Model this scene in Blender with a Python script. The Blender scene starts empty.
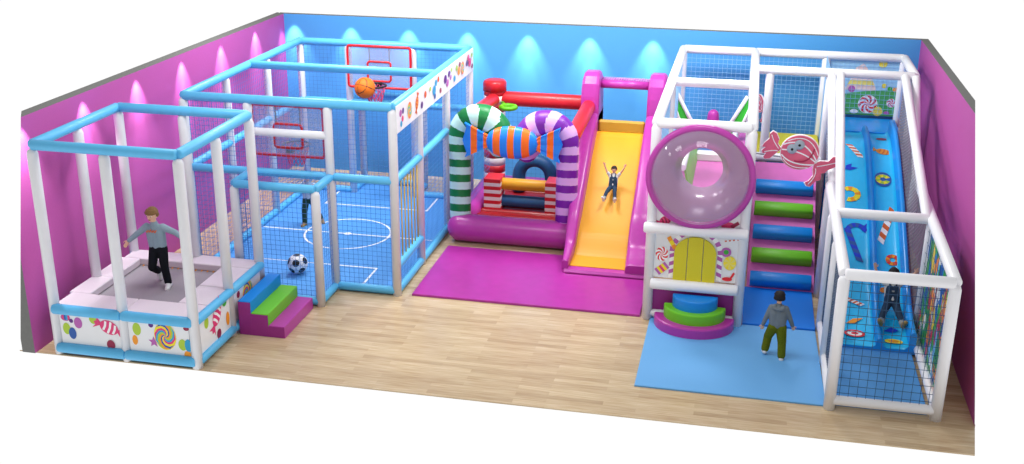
import bpy, math, random
from mathutils import Vector, Matrix, Quaternion, kdtree
random.seed(5)
PI = math.pi
SC = bpy.context.scene
COL = SC.collection

# ------------------------------------------------------------------ materials
def lin(c):
    return tuple(((v/255)/12.92 if v/255 <= .04045 else ((v/255+.055)/1.055)**2.4) for v in c) + (1,)

def material(name, rgb, rough=.5, spec=.4, bump=0, bscale=60, var=0.0, coat=0):
    m = bpy.data.materials.new(name); m.use_nodes = True
    nt = m.node_tree; b = nt.nodes['Principled BSDF']
    b.inputs['Roughness'].default_value = rough
    b.inputs['Specular IOR Level'].default_value = spec
    b.inputs['Coat Weight'].default_value = coat
    tc = nt.nodes.new('ShaderNodeTexCoord')
    nz = nt.nodes.new('ShaderNodeTexNoise'); nz.inputs['Scale'].default_value = bscale
    nt.links.new(tc.outputs['Object'], nz.inputs['Vector'])
    cr = nt.nodes.new('ShaderNodeValToRGB')
    c = lin(rgb)
    cr.color_ramp.elements[0].position = .3; cr.color_ramp.elements[1].position = .7
    cr.color_ramp.elements[0].color = tuple(v*(1-var) for v in c[:3]) + (1,)
    cr.color_ramp.elements[1].color = tuple(min(1, v*(1+var)) for v in c[:3]) + (1,)
    nt.links.new(nz.outputs['Fac'], cr.inputs['Fac'])
    nt.links.new(cr.outputs['Color'], b.inputs['Base Color'])
    if bump:
        bp = nt.nodes.new('ShaderNodeBump'); bp.inputs['Strength'].default_value = bump
        bp.inputs['Distance'].default_value = .004
        nt.links.new(nz.outputs['Fac'], bp.inputs['Height']); nt.links.new(bp.outputs['Normal'], b.inputs['Normal'])
    return m

M = {}
def defm(k, *a, **kw): M[k] = material(k, *a, **kw)
defm('pink_paint', (184, 84, 160), .6, .3, .1, 90, .04)
defm('blue_paint', (84, 164, 228), .6, .3, .1, 90, .03)
defm('wall_grey', (122, 122, 120), .8, .2, 0, 20, .04)
defm('post_white', (226, 226, 230), .35, .4, 0, 8, .015)
defm('rail_blue', (92, 184, 232), .4, .4, 0, 8, .03)
defm('frame_white', (240, 240, 244), .35, .4, 0, 8, .01)
defm('pad_white', (216, 205, 214), .5, .3, .2, 120, .03)
defm('bed_grey', (150, 143, 151), .7, .2, .2, 200, .06)
defm('print_white', (238, 238, 240), .4, .4, 0, 5, .01)
defm('court_blue', (84, 154, 220), .55, .3, .1, 80, .03)
defm('line_white', (240, 245, 250), .5)
defm('net_blue', (62, 122, 196), .7)
defm('net_pale', (150, 200, 240), .7)
defm('net_dark', (38, 74, 112), .7)
defm('net_grey', (150, 150, 160), .7)
defm('net_green', (60, 205, 60), .7)
defm('magenta', (180, 56, 160), .3, .5, .1, 12, .04)
defm('magenta_mat', (174, 48, 154), .28, .5, .05, 6, .05)
defm('magenta_deep', (158, 44, 140), .45, .4, 0, 10, .04)
defm('pink_soft', (208, 104, 180), .5, .4, 0, 10, .03)
defm('yellow', (226, 162, 38), .4, .4, .15, 160, .04)
defm('yellow_panel', (218, 204, 32), .5, .4, .15, 160, .04)
defm('mat_lightblue', (106, 172, 228), .6, .3, .25, 220, .04)
defm('mat_blue', (10, 122, 224), .5, .4, .15, 200, .04)
defm('foam_blue', (14, 134, 222), .42, .4, .1, 150, .04)
defm('foam_green', (110, 196, 36), .42, .4, .1, 150, .04)
defm('slide_cyan', (34, 196, 254), .25, .5, 0, 8, .03)
defm('slide_edge', (26, 150, 238), .25, .5, 0, 8, .03)
defm('red', (206, 32, 44), .35, .5, 0, 12, .05)
defm('red_floor', (150, 20, 28), .35, .5, 0, 12, .1)
defm('cane_white', (232, 222, 222), .4)
defm('cane_green', (6, 122, 58), .4)
defm('cane_mint', (192, 234, 226), .4)
defm('cane_purple', (116, 26, 160), .4)
defm('cane_lilac', (218, 172, 236), .4)
defm('candy_orange', (250, 112, 20), .4)
defm('candy_blue', (24, 132, 240), .4)
defm('yellow_shaded', (186, 146, 44), .5)  # darker yellow, the slide backrest's shade put into the colour
defm('navy', (34, 84, 130), .4)
defm('ring_green', (96, 190, 20), .4)
defm('orange_ball', (232, 116, 26), .55, .3, .3, 300, .05)
defm('black', (20, 20, 22), .5)
defm('black_metal', (26, 26, 30), .35)
defm('ball_white', (232, 232, 234), .4)
defm('board_red', (214, 22, 34), .35)
defm('cord_yellow', (216, 178, 60), .6)
defm('hoop_pink', (214, 80, 120), .6)
for k, c in {'p_pink': (236, 62, 150), 'p_white': (250, 250, 250), 'p_lime': (176, 206, 60), 'p_orange': (246, 156, 40), 'p_cyan': (40, 160, 210),
             'p_navy': (40, 90, 170), 'p_maroon': (150, 30, 70), 'p_mauve': (186, 96, 176), 'p_violet': (96, 40, 130), 'p_yellow': (250, 226, 40),
             'p_red': (226, 40, 50), 'p_green': (60, 176, 60), 'p_teal': (60, 190, 180), 'p_hotpink': (226, 60, 120), 'p_rust': (224, 100, 40),
             'p_sky': (168, 214, 242), 'p_hill': (84, 178, 96), 'p_cream': (244, 214, 206), 'p_royal': (16, 60, 210), 'p_lemon': (240, 224, 120)}.items():
    defm(k, c, .45)
defm('sign_pink', (226, 100, 130), .4, .4, 0, 6, .1)
defm('sign_dark', (178, 42, 84), .4)
defm('sign_grey', (168, 186, 196), .4)
defm('skin', (226, 178, 152), .55, .3)
defm('hair_brown', (122, 92, 58), .7, .2, .6, 90, .25)
defm('hair_black', (30, 26, 26), .6, .3, .6, 90, .2)
defm('sweater', (140, 160, 172), .85, .1, .4, 150, .07)
defm('pants_black', (26, 28, 34), .85, .1, .4, 90, .15)
defm('hoodie', (112, 122, 130), .85, .1, .4, 150, .08)
defm('pants_olive', (98, 106, 22), .85, .1, .5, 70, .15)
defm('pants_green', (44, 70, 58), .85, .1, .5, 70, .15)
defm('shirt_pale', (170, 186, 200), .85, .1, .4, 90, .1)
defm('shirt_white', (206, 208, 206), .85, .1, .4, 90, .1)
defm('denim', (44, 62, 84), .85, .1, .5, 90, .15)
defm('cuff', (140, 146, 150), .85)
defm('shoe_white', (218, 218, 220), .6)
defm('shoe_tan', (150, 124, 70), .6)
defm('lip', (176, 84, 80), .5)

def wood():
    m = bpy.data.materials.new('laminate_floor'); m.use_nodes = True
    nt = m.node_tree; b = nt.nodes['Principled BSDF']; N = nt.nodes.new; L = nt.links.new
    tc = N('ShaderNodeTexCoord')
    br = N('ShaderNodeTexBrick'); br.offset = .37; br.offset_frequency = 2
    br.inputs['Scale'].default_value = 1; br.inputs['Brick Width'].default_value = 1.1; br.inputs['Row Height'].default_value = .095
    br.inputs['Mortar Size'].default_value = .0012; br.inputs['Mortar Smooth'].default_value = .2
    br.inputs['Color1'].default_value = (0, 0, 0, 1); br.inputs['Color2'].default_value = (1, 1, 1, 1); br.inputs['Mortar'].default_value = (.4, .4, .4, 1)
    L(tc.outputs['Object'], br.inputs['Vector'])
    r1 = N('ShaderNodeValToRGB'); r1.color_ramp.elements[0].color = lin((196, 174, 142)); r1.color_ramp.elements[1].color = lin((222, 204, 172))
    e = r1.color_ramp.elements.new(.5); e.color = lin((212, 192, 160))
    L(br.outputs['Color'], r1.inputs['Fac'])
    mp = N('ShaderNodeMapping'); mp.inputs['Scale'].default_value = (2.2, 40, 1)
    L(tc.outputs['Object'], mp.inputs['Vector'])
    nz = N('ShaderNodeTexNoise'); nz.inputs['Scale'].default_value = 1.2; nz.inputs['Detail'].default_value = 5
    L(mp.outputs['Vector'], nz.inputs['Vector'])
    r2 = N('ShaderNodeValToRGB'); r2.color_ramp.elements[0].position = .3; r2.color_ramp.elements[1].position = .75
    r2.color_ramp.elements[0].color = lin((220, 206, 190)); r2.color_ramp.elements[1].color = (1, 1, 1, 1)
    L(nz.outputs['Fac'], r2.inputs['Fac'])
    mx = N('ShaderNodeMix'); mx.data_type = 'RGBA'; mx.blend_type = 'MULTIPLY'; mx.inputs[0].default_value = 1
    L(r1.outputs['Color'], mx.inputs[6]); L(r2.outputs['Color'], mx.inputs[7])
    L(mx.outputs[2], b.inputs['Base Color'])
    b.inputs['Roughness'].default_value = .22; b.inputs['Specular IOR Level'].default_value = .35
    return m
M['wood'] = wood()

def mural():
    m = bpy.data.materials.new('mural_print'); m.use_nodes = True
    nt = m.node_tree; b = nt.nodes['Principled BSDF']; N = nt.nodes.new; L = nt.links.new
    tc = N('ShaderNodeTexCoord'); mp = N('ShaderNodeMapping'); mp.inputs['Scale'].default_value = (1, 3.6, 2.0)
    L(tc.outputs['Object'], mp.inputs['Vector'])
    nz = N('ShaderNodeTexNoise'); nz.inputs['Scale'].default_value = 2.5
    L(mp.outputs['Vector'], nz.inputs['Vector'])
    ad = N('ShaderNodeMix'); ad.data_type = 'RGBA'; ad.blend_type = 'ADD'; ad.inputs[0].default_value = .6
    L(mp.outputs['Vector'], ad.inputs[6]); L(nz.outputs['Color'], ad.inputs[7])
    vo = N('ShaderNodeTexVoronoi'); vo.inputs['Scale'].default_value = 2.1
    L(ad.outputs[2], vo.inputs['Vector'])
    sp = N('ShaderNodeSeparateColor'); L(vo.outputs['Color'], sp.inputs['Color'])
    r = N('ShaderNodeValToRGB'); r.color_ramp.interpolation = 'CONSTANT'
    cols = [(40, 150, 60), (30, 110, 200), (250, 214, 40), (60, 180, 60), (210, 30, 50), (120, 190, 240), (60, 160, 50), (240, 240, 236), (20, 70, 160), (250, 140, 30), (190, 40, 130)]
    r.color_ramp.elements[0].color = lin(cols[0]); r.color_ramp.elements[1].position = .95; r.color_ramp.elements[1].color = lin(cols[-1])
    for i, c in enumerate(cols[1:-1]):
        e = r.color_ramp.elements.new((i+1)/len(cols)); e.color = lin(c)
    L(sp.outputs['Red'], r.inputs['Fac']); L(r.outputs['Color'], b.inputs['Base Color'])
    b.inputs['Roughness'].default_value = .4
    return m
M['mural'] = mural()

def clear(name, tint, gloss, alpha_face, alpha_edge, rough=.03):
    """clear plastic: transparent in the middle, tinted and glossy towards the rim"""
    m = bpy.data.materials.new(name); m.use_nodes = True
    nt = m.node_tree; nt.nodes.clear(); N = nt.nodes.new; L = nt.links.new
    out = N('ShaderNodeOutputMaterial'); tr = N('ShaderNodeBsdfTransparent'); tr.inputs[0].default_value = (.97, .93, .98, 1)
    pr = N('ShaderNodeBsdfPrincipled'); pr.inputs['Base Color'].default_value = lin(tint); pr.inputs['Roughness'].default_value = rough
    pr.inputs['Specular IOR Level'].default_value = gloss
    lw = N('ShaderNodeLayerWeight'); lw.inputs['Blend'].default_value = .4
    mr = N('ShaderNodeMapRange'); mr.inputs['To Min'].default_value = alpha_face; mr.inputs['To Max'].default_value = alpha_edge
    L(lw.outputs['Facing'], mr.inputs['Value'])
    mx = N('ShaderNodeMixShader'); L(mr.outputs['Result'], mx.inputs[0]); L(tr.outputs[0], mx.inputs[1]); L(pr.outputs[0], mx.inputs[2])
    L(mx.outputs[0], out.inputs[0])
    return m
M['dome'] = clear('clear_dome', (190, 160, 190), 1.0, .18, .6)
M['tint_panel'] = clear('tinted_panel', (176, 146, 172), .5, .93, .97, .2)
M['board_clear'] = clear('clear_board', (196, 204, 222), .6, .28, .45, .1)

# ------------------------------------------------------------------ mesh building
def frame_of(d):
    d = Vector(d).normalized()
    a = Vector((0, 0, 1)) if abs(d.z) < .9 else Vector((1, 0, 0))
    u = d.cross(a).normalized(); v = d.cross(u).normalized()
    return u, v, d

class MB:
    def __init__(s): s.v = []; s.f = []; s.mi = []; s.sm = []; s.mats = []; s.cur = 0
    def use(s, k):
        if k not in s.mats: s.mats.append(k)
        s.cur = s.mats.index(k); return s
    def add(s, vs, fs, smooth=False):
        o = len(s.v); s.v += [tuple(x) for x in vs]
        for f in fs: s.f.append([i+o for i in f]); s.mi.append(s.cur); s.sm.append(smooth)
        return s
    def box(s, a, b, bev=0):
        x0, y0, z0 = a; x1, y1, z1 = b
        if bev <= 0:
            vs = [(x, y, z) for x in (x0, x1) for y in (y0, y1) for z in (z0, z1)]
            return s.add(vs, [(0, 1, 3, 2), (4, 6, 7, 5), (0, 4, 5, 1), (2, 3, 7, 6), (0, 2, 6, 4), (1, 5, 7, 3)])
        # chamfered box
        e = bev; vs = []; idx = {}
        for ix, x in enumerate((x0, x1)):
            for iy, y in enumerate((y0, y1)):
                for iz, z in enumerate((z0, z1)):
                    sx = e*(1-2*ix); sy = e*(1-2*iy); sz = e*(1-2*iz)
                    idx[(ix, iy, iz, 0)] = len(vs); vs.append((x, y+sy, z+sz))
                    idx[(ix, iy, iz, 1)] = len(vs); vs.append((x+sx, y, z+sz))
                    idx[(ix, iy, iz, 2)] = len(vs); vs.append((x+sx, y+sy, z))
        fs = []
        q = [(0, 0), (1, 0), (1, 1), (0, 1)]
        for k in (0, 1):
            fs.append([idx[(k, a_, b_, 0)] for a_, b_ in q]); fs.append([idx[(a_, k, b_, 1)] for a_, b_ in q]); fs.append([idx[(a_, b_, k, 2)] for a_, b_ in q])
        for a_ in (0, 1):
            for b_ in (0, 1):
                fs.append([idx[(0, a_, b_, 1)], idx[(1, a_, b_, 1)], idx[(1, a_, b_, 2)], idx[(0, a_, b_, 2)]])
                fs.append([idx[(a_, 0, b_, 0)], idx[(a_, 1, b_, 0)], idx[(a_, 1, b_, 2)], idx[(a_, 0, b_, 2)]])
                fs.append([idx[(a_, b_, 0, 0)], idx[(a_, b_, 1, 0)], idx[(a_, b_, 1, 1)], idx[(a_, b_, 0, 1)]])
        for k, i in list(idx.items()):
            if k[3] == 0: fs.append([idx[k[:3]+(0,)], idx[k[:3]+(1,)], idx[k[:3]+(2,)]])
        return s.add(vs, fs)
    def rings(s, rings, closed=True, cap=True, smooth=True):
        n = len(rings[0]); vs = [p for r in rings for p in r]; fs = []
        for i in range(len(rings)-1):
            for j in range(n if closed else n-1):
                k = (j+1) % n
                fs.append((i*n+j, i*n+k, (i+1)*n+k, (i+1)*n+j))
        s.add(vs, fs, smooth)
        if cap:
            o = len(s.v)-len(vs)
            s.f.append([o+j for j in range(n)][::-1]); s.mi.append(s.cur); s.sm.append(False)
            s.f.append([o+(len(rings)-1)*n+j for j in range(n)]); s.mi.append(s.cur); s.sm.append(False)
        return s
    def ring(s, c, u, v, r, n=16, r2=None):
        r2 = r2 or r
        return [Vector(c)+u*(r*math.cos(2*PI*i/n))+v*(r2*math.sin(2*PI*i/n)) for i in range(n)]
    def cyl(s, a, b, r, r2=None, n=16, bev=0.0):
        a = Vector(a); b = Vector(b); u, v, d = frame_of(b-a); r2 = r if r2 is None else r2
        if bev:
            rs = [s.ring(a, u, v, r-bev, n), s.ring(a+d*bev*.35, u, v, r-bev*.35, n), s.ring(a+d*bev, u, v, r, n), s.ring(b-d*bev, u, v, r2, n), s.ring(b-d*bev*.35, u, v, r2-bev*.35, n), s.ring(b, u, v, r2-bev, n)]
        else: rs = [s.ring(a, u, v, r, n), s.ring(b, u, v, r2, n)]
        return s.rings(rs)
    def caps(s, a, b, r1, r2, n=12, m=4):
        a = Vector(a); b = Vector(b); d = b-a
        if d.length < 1e-6: d = Vector((0, 0, 1e-4))
        u, v, d = frame_of(d); rs = []
        for i in range(m+1):
            t = (i+.05)/m*PI/2 if i < m else PI/2
            rs.append(s.ring(a-d*r1*math.cos(t), u, v, max(r1*math.sin(t), 1e-4), n))
        for i in range(m+1):
            t = PI/2-(i*(1-.01)/m)*PI/2
            rs.append(s.ring(b+d*r2*math.cos(t), u, v, max(r2*math.sin(t), 1e-4), n))
        return s.rings(rs)
    def ell(s, c, rx, ry, rz, rot=None, n=16, m=10):
        vs = []; c = Vector(c)
        rs = []
        for i in range(m+1):
            t = PI*(i+.0)/m; t = min(max(t, .02), PI-.02); r = []
            for j in range(n):
                p = Vector((rx*math.sin(t)*math.cos(2*PI*j/n), ry*math.sin(t)*math.sin(2*PI*j/n), rz*math.cos(t)))
                if rot: p = rot @ p
                r.append(c+p)
            rs.append(r)
        return s.rings(rs[::-1])
    def tube(s, pts, r, n=10, closed=False, cap=True):
        pts = [Vector(p) for p in pts]; rs = []; m = len(pts); up = None
        for i, p in enumerate(pts):
            if closed: d = pts[(i+1) % m]-pts[i-1]
            else: d = pts[min(i+1, m-1)]-pts[max(i-1, 0)]
            d.normalize()
            if up is None: up = frame_of(d)[0]
            u = (up-d*up.dot(d)).normalized(); up = u; v = d.cross(u)
            rr = r[i] if isinstance(r, (list, tuple)) else r
            rs.append(s.ring(p, u, v, rr, n))
        if closed: rs.append(rs[0]); cap = False
        return s.rings(rs, cap=cap)
    def prism(s, pts, vec, smooth=False):
        pts = [Vector(p) for p in pts]; vec = Vector(vec); n = len(pts)
        vs = pts+[p+vec for p in pts]
        fs = [list(range(n))[::-1], [n+i for i in range(n)]]+[(i, (i+1) % n, n+(i+1) % n, n+i) for i in range(n)]
        return s.add(vs, fs, smooth)
    def strands(s, segs, r):
        for a, b in segs:
            a = Vector(a); b = Vector(b); u, v, d = frame_of(b-a)
            c = [u*r+v*r, -u*r+v*r, -u*r-v*r, u*r-v*r]
            vs = [a+k for k in c]+[b+k for k in c]
            s.add(vs, [(0, 1, 5, 4), (1, 2, 6, 5), (2, 3, 7, 6), (3, 0, 4, 7), (3, 2, 1, 0), (4, 5, 6, 7)])
        return s
    def build(s, name, mat=None, parent=None, loc=None):
        me = bpy.data.meshes.new(name)
        base = Vector(loc) if loc is not None else (world_loc(parent) if parent else Vector((0, 0, 0)))
        me.from_pydata([Vector(v)-base for v in s.v], [], s.f)
        if mat: me.materials.append(M[mat])
        else:
            for k in s.mats: me.materials.append(M[k])
            me.polygons.foreach_set('material_index', s.mi)
        me.polygons.foreach_set('use_smooth', s.sm)
        me.update()
        o = bpy.data.objects.new(name, me); COL.objects.link(o)
        if parent: o.parent = parent
        else: o.location = base
        return o

def world_loc(o):
    p = Vector((0, 0, 0))
    while o: p += o.location; o = o.parent
    return p
def tag(o, label, cat, group=None, kind=None):
    if label: o['label'] = label
    if cat: o['category'] = cat
    if group: o['group'] = group
    if kind: o['kind'] = kind
    return o
def thing(name, label, cat, loc):
    o = bpy.data.objects.new(name, None); COL.objects.link(o); o.location = loc; o.empty_display_size = .1
    return tag(o, label, cat)
def structure(o): o['kind'] = 'structure'; return o

# netting: real crossed cords between four corners (p origin, u and v edge vectors)
def net(p, u, v, name, mat, parent, step=.075, r=.0019, mask=None):
    p = Vector(p); u = Vector(u); v = Vector(v); mb = MB(); nu = max(1, round(u.length/step)); nv = max(1, round(v.length/step))
    segs = [(p+u*(i/nu), p+u*(i/nu)+v) for i in range(nu+1)]+[(p+v*(j/nv), p+v*(j/nv)+u) for j in range(nv+1)]
    mb.strands(segs, r)
    o = mb.build(name, mat, parent); return o

PR = .066
def post(x, y, z0, z1, mat, parent, r=PR):
    mb = MB()
    n = 18; u, v = Vector((1, 0, 0)), Vector((0, 1, 0))
    rs = [mb.ring((x, y, z0), u, v, r, n), mb.ring((x, y, z1-.06), u, v, r, n), mb.ring((x, y, z1-.02), u, v, r*.8, n), mb.ring((x, y, z1), u, v, r*.4, n)]
    mb.rings(rs); return mb.build('post', mat, parent)
def rail(a, b, mat, parent, r=.062, name='rail'):
    mb = MB(); mb.cyl(a, b, r, n=18, bev=.025); return mb.build(name, mat, parent)

# flat printed decals on a panel: 2-D shapes in (s, t) laid on origin + s*u + t*v, lifted along n
class Print:
    def __init__(s, mb, o, u, v, n, f=None):
        s.mb = mb; s.o = Vector(o); s.u = Vector(u); s.v = Vector(v); s.n = Vector(n); s.l = .0015; s.f = f
    def P(s, a, b, l=None):
        l = s.l if l is None else l
        if s.f: return s.f(a, b, l)
        return s.o+s.u*a+s.v*b+s.n*l
    def poly(s, pts, mat, l=None):
        s.mb.use(mat); s.mb.add([s.P(a, b, l) for a, b in pts], [list(range(len(pts)))])
        s.l += .0004
    def fan(s, c, pts, mat):
        s.mb.use(mat); n = len(pts)
        s.mb.add([s.P(*c)]+[s.P(a, b) for a, b in pts], [(0, i+1, (i+1) % n+1) for i in range(n)]); s.l += .0004
    def dot(s, a, b, r, mat, rb=None, n=20):
        s.fan((a, b), [(a+r*math.cos(2*PI*i/n), b+(rb or r)*math.sin(2*PI*i/n)) for i in range(n)], mat)
    def swirl(s, a, b, r, mats, arms=8, twist=1.6, rb=None):
        rb = rb or r; nr = 6; s.dot(a, b, r*1.04, mats[0], rb*1.04)
        for k in range(arms):
            s.mb.use(mats[(k+1) % len(mats)])
            w = 2*PI/arms
            for j in range(nr):
                q = []
                for rr, kk in ((j, 0), (j+1, 0), (j+1, 1), (j, 1)):
                    f = rr/nr; an = k*w+kk*w+twist*f; q.append(s.P(a+r*f*math.cos(an), b+rb*f*math.sin(an)))
                s.mb.add(q, [(0, 1, 2, 3)])
        s.l += .0004
    def bar(s, p, q, w, mats, nseg=1, sl=0.0):
        p = Vector((p[0], p[1])); q = Vector((q[0], q[1])); d = (q-p); n = Vector((-d.y, d.x)).normalized()*w/2
        sk = d.normalized()*sl
        for i in range(nseg):
            a = p+d*(i/nseg); b = p+d*((i+1)/nseg)
            s.mb.use(mats[i % len(mats)])
            s.mb.add([s.P(*(a+n+sk)), s.P(*(b+n+sk)), s.P(*(b-n-sk)), s.P(*(a-n-sk))], [(0, 1, 2, 3)])
        s.l += .0004
    def arc(s, c, r, a0, a1, w, mats, nseg=8):
        for i in range(nseg):
            t0 = a0+(a1-a0)*i/nseg; t1 = a0+(a1-a0)*(i+1)/nseg; s.mb.use(mats[i % len(mats)])
            q = [(c[0]+rr*math.cos(t), c[1]+rr*math.sin(t)) for rr, t in ((r-w/2, t0), (r+w/2, t0), (r+w/2, t1), (r-w/2, t1))]
            s.mb.add([s.P(*k) for k in q], [(0, 1, 2, 3)])
        s.l += .0004
    def sweet(s, a, b, r, ang, m1, m2):
        ca, sa = math.cos(ang), math.sin(ang)
        R = lambda x, y: (a+x*ca-y*sa, b+x*sa+y*ca)
        for sg in (-1, 1):
            s.poly([R(sg*r*.8, 0), R(sg*r*1.7, r*.7), R(sg*r*1.5, r*.2), R(sg*r*1.75, -.05*r), R(sg*r*1.5, -r*.3), R(sg*r*1.7, -r*.75)], m1)
        s.fan((a, b), [R(r*1.05*math.cos(2*PI*i/18), r*.75*math.sin(2*PI*i/18)) for i in range(18)], m1)
        for k in (-.55, 0, .55):
            h = .75*math.sqrt(1-min(.9, (abs(k)+.1)**2))*r
            s.poly([R(k*r-.1*r, -h*.9), R(k*r+.14*r, -h*.9), R(k*r+.22*r, 0), R(k*r+.14*r, h*.9), R(k*r-.1*r, h*.9), R(k*r-.02*r, 0)], m2)
    def star(s, a, b, r, mat):
        s.fan((a, b), [(a+(r if i % 2 == 0 else r*.45)*math.sin(2*PI*i/10), b+(r if i % 2 == 0 else r*.45)*math.cos(2*PI*i/10)) for i in range(10)], mat)

# ------------------------------------------------------------------ room
WX0, WX1, WY, WZ, T = -.317, 11.667, 8.83, 3.146, .13
mb = MB().use('wood')
mb.prism([(-.58, -.07, -.015), (11.56, -.01, -.015), (11.662, .62, -.015), (11.68, .70, -.015), (11.68, WY+T, -.015), (-.46, WY+T, -.015), (-.46, -.05, -.015)], (0, 0, .015))
structure(mb.build('floor'))
def wall(name, inner, outer, mat):
    mb = MB().use(mat); n = len(inner)
    mb.add(inner, [list(range(n))]); mb.use('wall_grey')
    mb.add(outer, [list(range(n))[::-1]]); mb.add(list(inner)+list(outer), [(i, (i+1) % n, n+(i+1) % n, n+i) for i in range(n)])
    return structure(mb.build(name))
wall('wall_left', [(WX0, -.11, 0), (WX0, WY, 0), (WX0, WY, WZ), (WX0, .31, WZ), (WX0, -.11, 1.38)],
     [(WX0-.19, -.11, 0), (WX0-.19, WY+T, 0), (WX0-.19, WY+T, WZ), (WX0-.19, .60, WZ), (WX0-.19, -.11, .2)], 'pink_paint')
wall('wall_back', [(WX0, WY, 0), (WX1, WY, 0), (WX1, WY, WZ), (WX0, WY, WZ)], [(WX0-T, WY+T, 0), (WX1+T, WY+T, 0), (WX1+T, WY+T, WZ), (WX0-T, WY+T, WZ)], 'blue_paint')
wall('wall_right', [(WX1, WY, 0), (WX1, .66, 0), (WX1, 3.36, WZ), (WX1, WY, WZ)], [(WX1+T, WY+T, 0), (WX1+T, 1.44, 0), (WX1+T, 4.16, WZ), (WX1+T, WY+T, WZ)], 'pink_paint')

# ------------------------------------------------------------------ trampoline cage
tc = thing('trampoline_cage', 'square trampoline in a white post cage with sky blue padded rails, beside the pink wall', 'trampoline', (1, 1.03, 0))
X0, X1, Y0, Y1, TZ, DZ = 0, 2.0, 0, 2.04, 2.887, .68
XM, YM = 1.0, 1.02
for x, y in ((X0, Y0), (XM, Y0), (X1, Y0), (X1, YM), (X1, Y1), (XM, Y1), (X0, Y1), (X0, YM)):
    post(x, y, 0, TZ-.05, 'post_white', tc, .07)
C4 = [(X0, Y0), (X1, Y0), (X1, Y1), (X0, Y1)]
for i in range(4):
    a, b = C4[i], C4[(i+1) % 4]
    rail((a[0], a[1], TZ), (b[0], b[1], TZ), 'rail_blue', tc, .068)
for z in (.66, .1):
    for a, b in (((X0, Y0), (XM, Y0)), ((XM, Y0), (X1, Y0)), ((X1, Y0), (X1, YM)), ((X1, YM), (X1, Y1)), ((X1, Y1), (XM, Y1)), ((XM, Y1), (X0, Y1)), ((X0, Y1), (X0, YM)), ((X0, YM), (X0, Y0))):
        if z < .5 and (a[1] == Y1 or b[1] == Y1) and a[0] != X1: continue
        off = -.05
        a2 = [a[0], a[1]]; b2 = [b[0], b[1]]
        for q in (a2, b2):
            pass
        back = (a[1] == b[1] == Y1) or (a[0] == b[0] == X0)
        if a[1] == b[1]: dy = -.045 if a[1] == Y0 else 0; a2[1] += dy; b2[1] += dy
        else: dx = .03 if a[0] == X1 else 0; a2[0] += dx; b2[0] += dx
        rail((a2[0], a2[1], z-(.05 if back else 0)), (b2[0], b2[1], z-(.05 if back else 0)), 'rail_blue', tc, .062 if a[0] == b[0] else .07)
# padded deck: eight pads round a lower jumping bed
hx0, hx1, hy0, hy1 = .26, 1.56, .42, 1.76
def pad(a, b, c, d):
    mb = MB(); mb.box((a, c, .60), (b, d, .705), .012); mb.build('deck_pad', 'pad_white', tc)
g = .004
for a, b in ((X0, XM-g), (XM+g, X1)):
    pad(a, b, Y0, hy0); pad(a, b, hy1, Y1+.05)
for c, d in ((hy0+g, YM), (YM+g, hy1-g)):
    pad(X0-.05, hx0, c, d); pad(hx1, X1, c, d)
mb = MB(); mb.box((hx0-.02, hy0-.02, .585), (hx1+.02, hy1+.02, .597)); mb.build('jumping_bed', 'bed_grey', tc)
mb = MB()
for k in range(14):
    x = hx0+.05+k*(hx1-hx0-.1)/13
    for y in (hy0+.012, hy1-.012): mb.cyl((x, y-.02, .603), (x, y+.02, .603), .008, n=6)
mb.build('spring', 'p_orange', tc)['kind'] = 'stuff'
# printed side panels
def panel(o, u, v, n, name, parent, th=.02):
    mb = MB().use('print_white'); o, u, v, n = map(Vector, (o, u, v, n))
    mb.prism([o, o+u, o+u+v, o+v], -n*th)
    return mb, Print(mb, o, u.normalized(), v.normalized(), n)
mb, pr = panel((.07, -.03, .12), (.87, 0, 0), (0, 0, .5), (0, -1, 0), 'p', tc)
pr.dot(.09, .42, .07, 'p_mauve', .05); pr.bar((.04, .42), (.15, .42), .07, ['p_hotpink', 'p_navy', 'p_cyan'], 4); pr.dot(.17, .38, .03, 'p_violet'); pr.dot(.27, .36, .06, 'p_mauve', .08)
pr.dot(.09, .26, .055, 'p_lime', .085); pr.dot(.17, .20, .055, 'p_navy', .085)
pr.dot(.50, .44, .06, 'p_lime', .07); pr.sweet(.72, .34, .13, -.35, 'p_hotpink', 'p_white'); pr.dot(.72, .09, .06, 'p_maroon', .07)
mb.build('side_panel', None, tc)
mb, pr = panel((1.07, -.03, .12), (.86, 0, 0), (0, 0, .5), (0, -1, 0), 'p', tc)
pr.dot(.12, .36, .06, 'p_lime', .09); pr.dot(.08, .2, .04, 'p_orange', .07); pr.dot(.33, .44, .035, 'p_violet'); pr.star(.35, .2, .08, 'p_mauve')
pr.swirl(.52, .3, .15, ['p_yellow', 'p_hotpink', 'p_cyan', 'p_lime', 'p_orange', 'p_navy'], 12, 3.0, .19)
pr.dot(.83, .44, .04, 'p_maroon', .03); pr.dot(.76, .20, .06, 'p_lime', .08); pr.dot(.82, .06, .05, 'p_orange', .06); pr.dot(.84, .2, .05, 'p_cyan', .09)
mb.build('side_panel', None, tc)
mb, pr = panel((2.03, .07, .12), (0, .88, 0), (0, 0, .5), (1, 0, 0), 'p', tc)
pr.dot(.2, .4, .06, 'p_lime', .08); pr.sweet(.5, .38, .15, .9, 'p_hotpink', 'p_white'); pr.dot(.52, .1, .06, 'p_maroon', .07); pr.dot(.8, .2, .05, 'p_orange', .1); pr.dot(.74, .46, .06, 'p_green', .05)
mb.build('side_panel', None, tc)
mb, pr = panel((2.03, 1.09, .12), (0, .88, 0), (0, 0, .5), (1, 0, 0), 'p', tc)
pr.swirl(.45, .3, .16, ['p_yellow', 'p_hotpink', 'p_cyan', 'p_lime', 'p_orange', 'p_navy'], 12, 3.0, .19); pr.dot(.15, .4, .05, 'p_maroon'); pr.dot(.8, .2, .06, 'p_lime')
mb.build('side_panel', None, tc)

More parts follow.
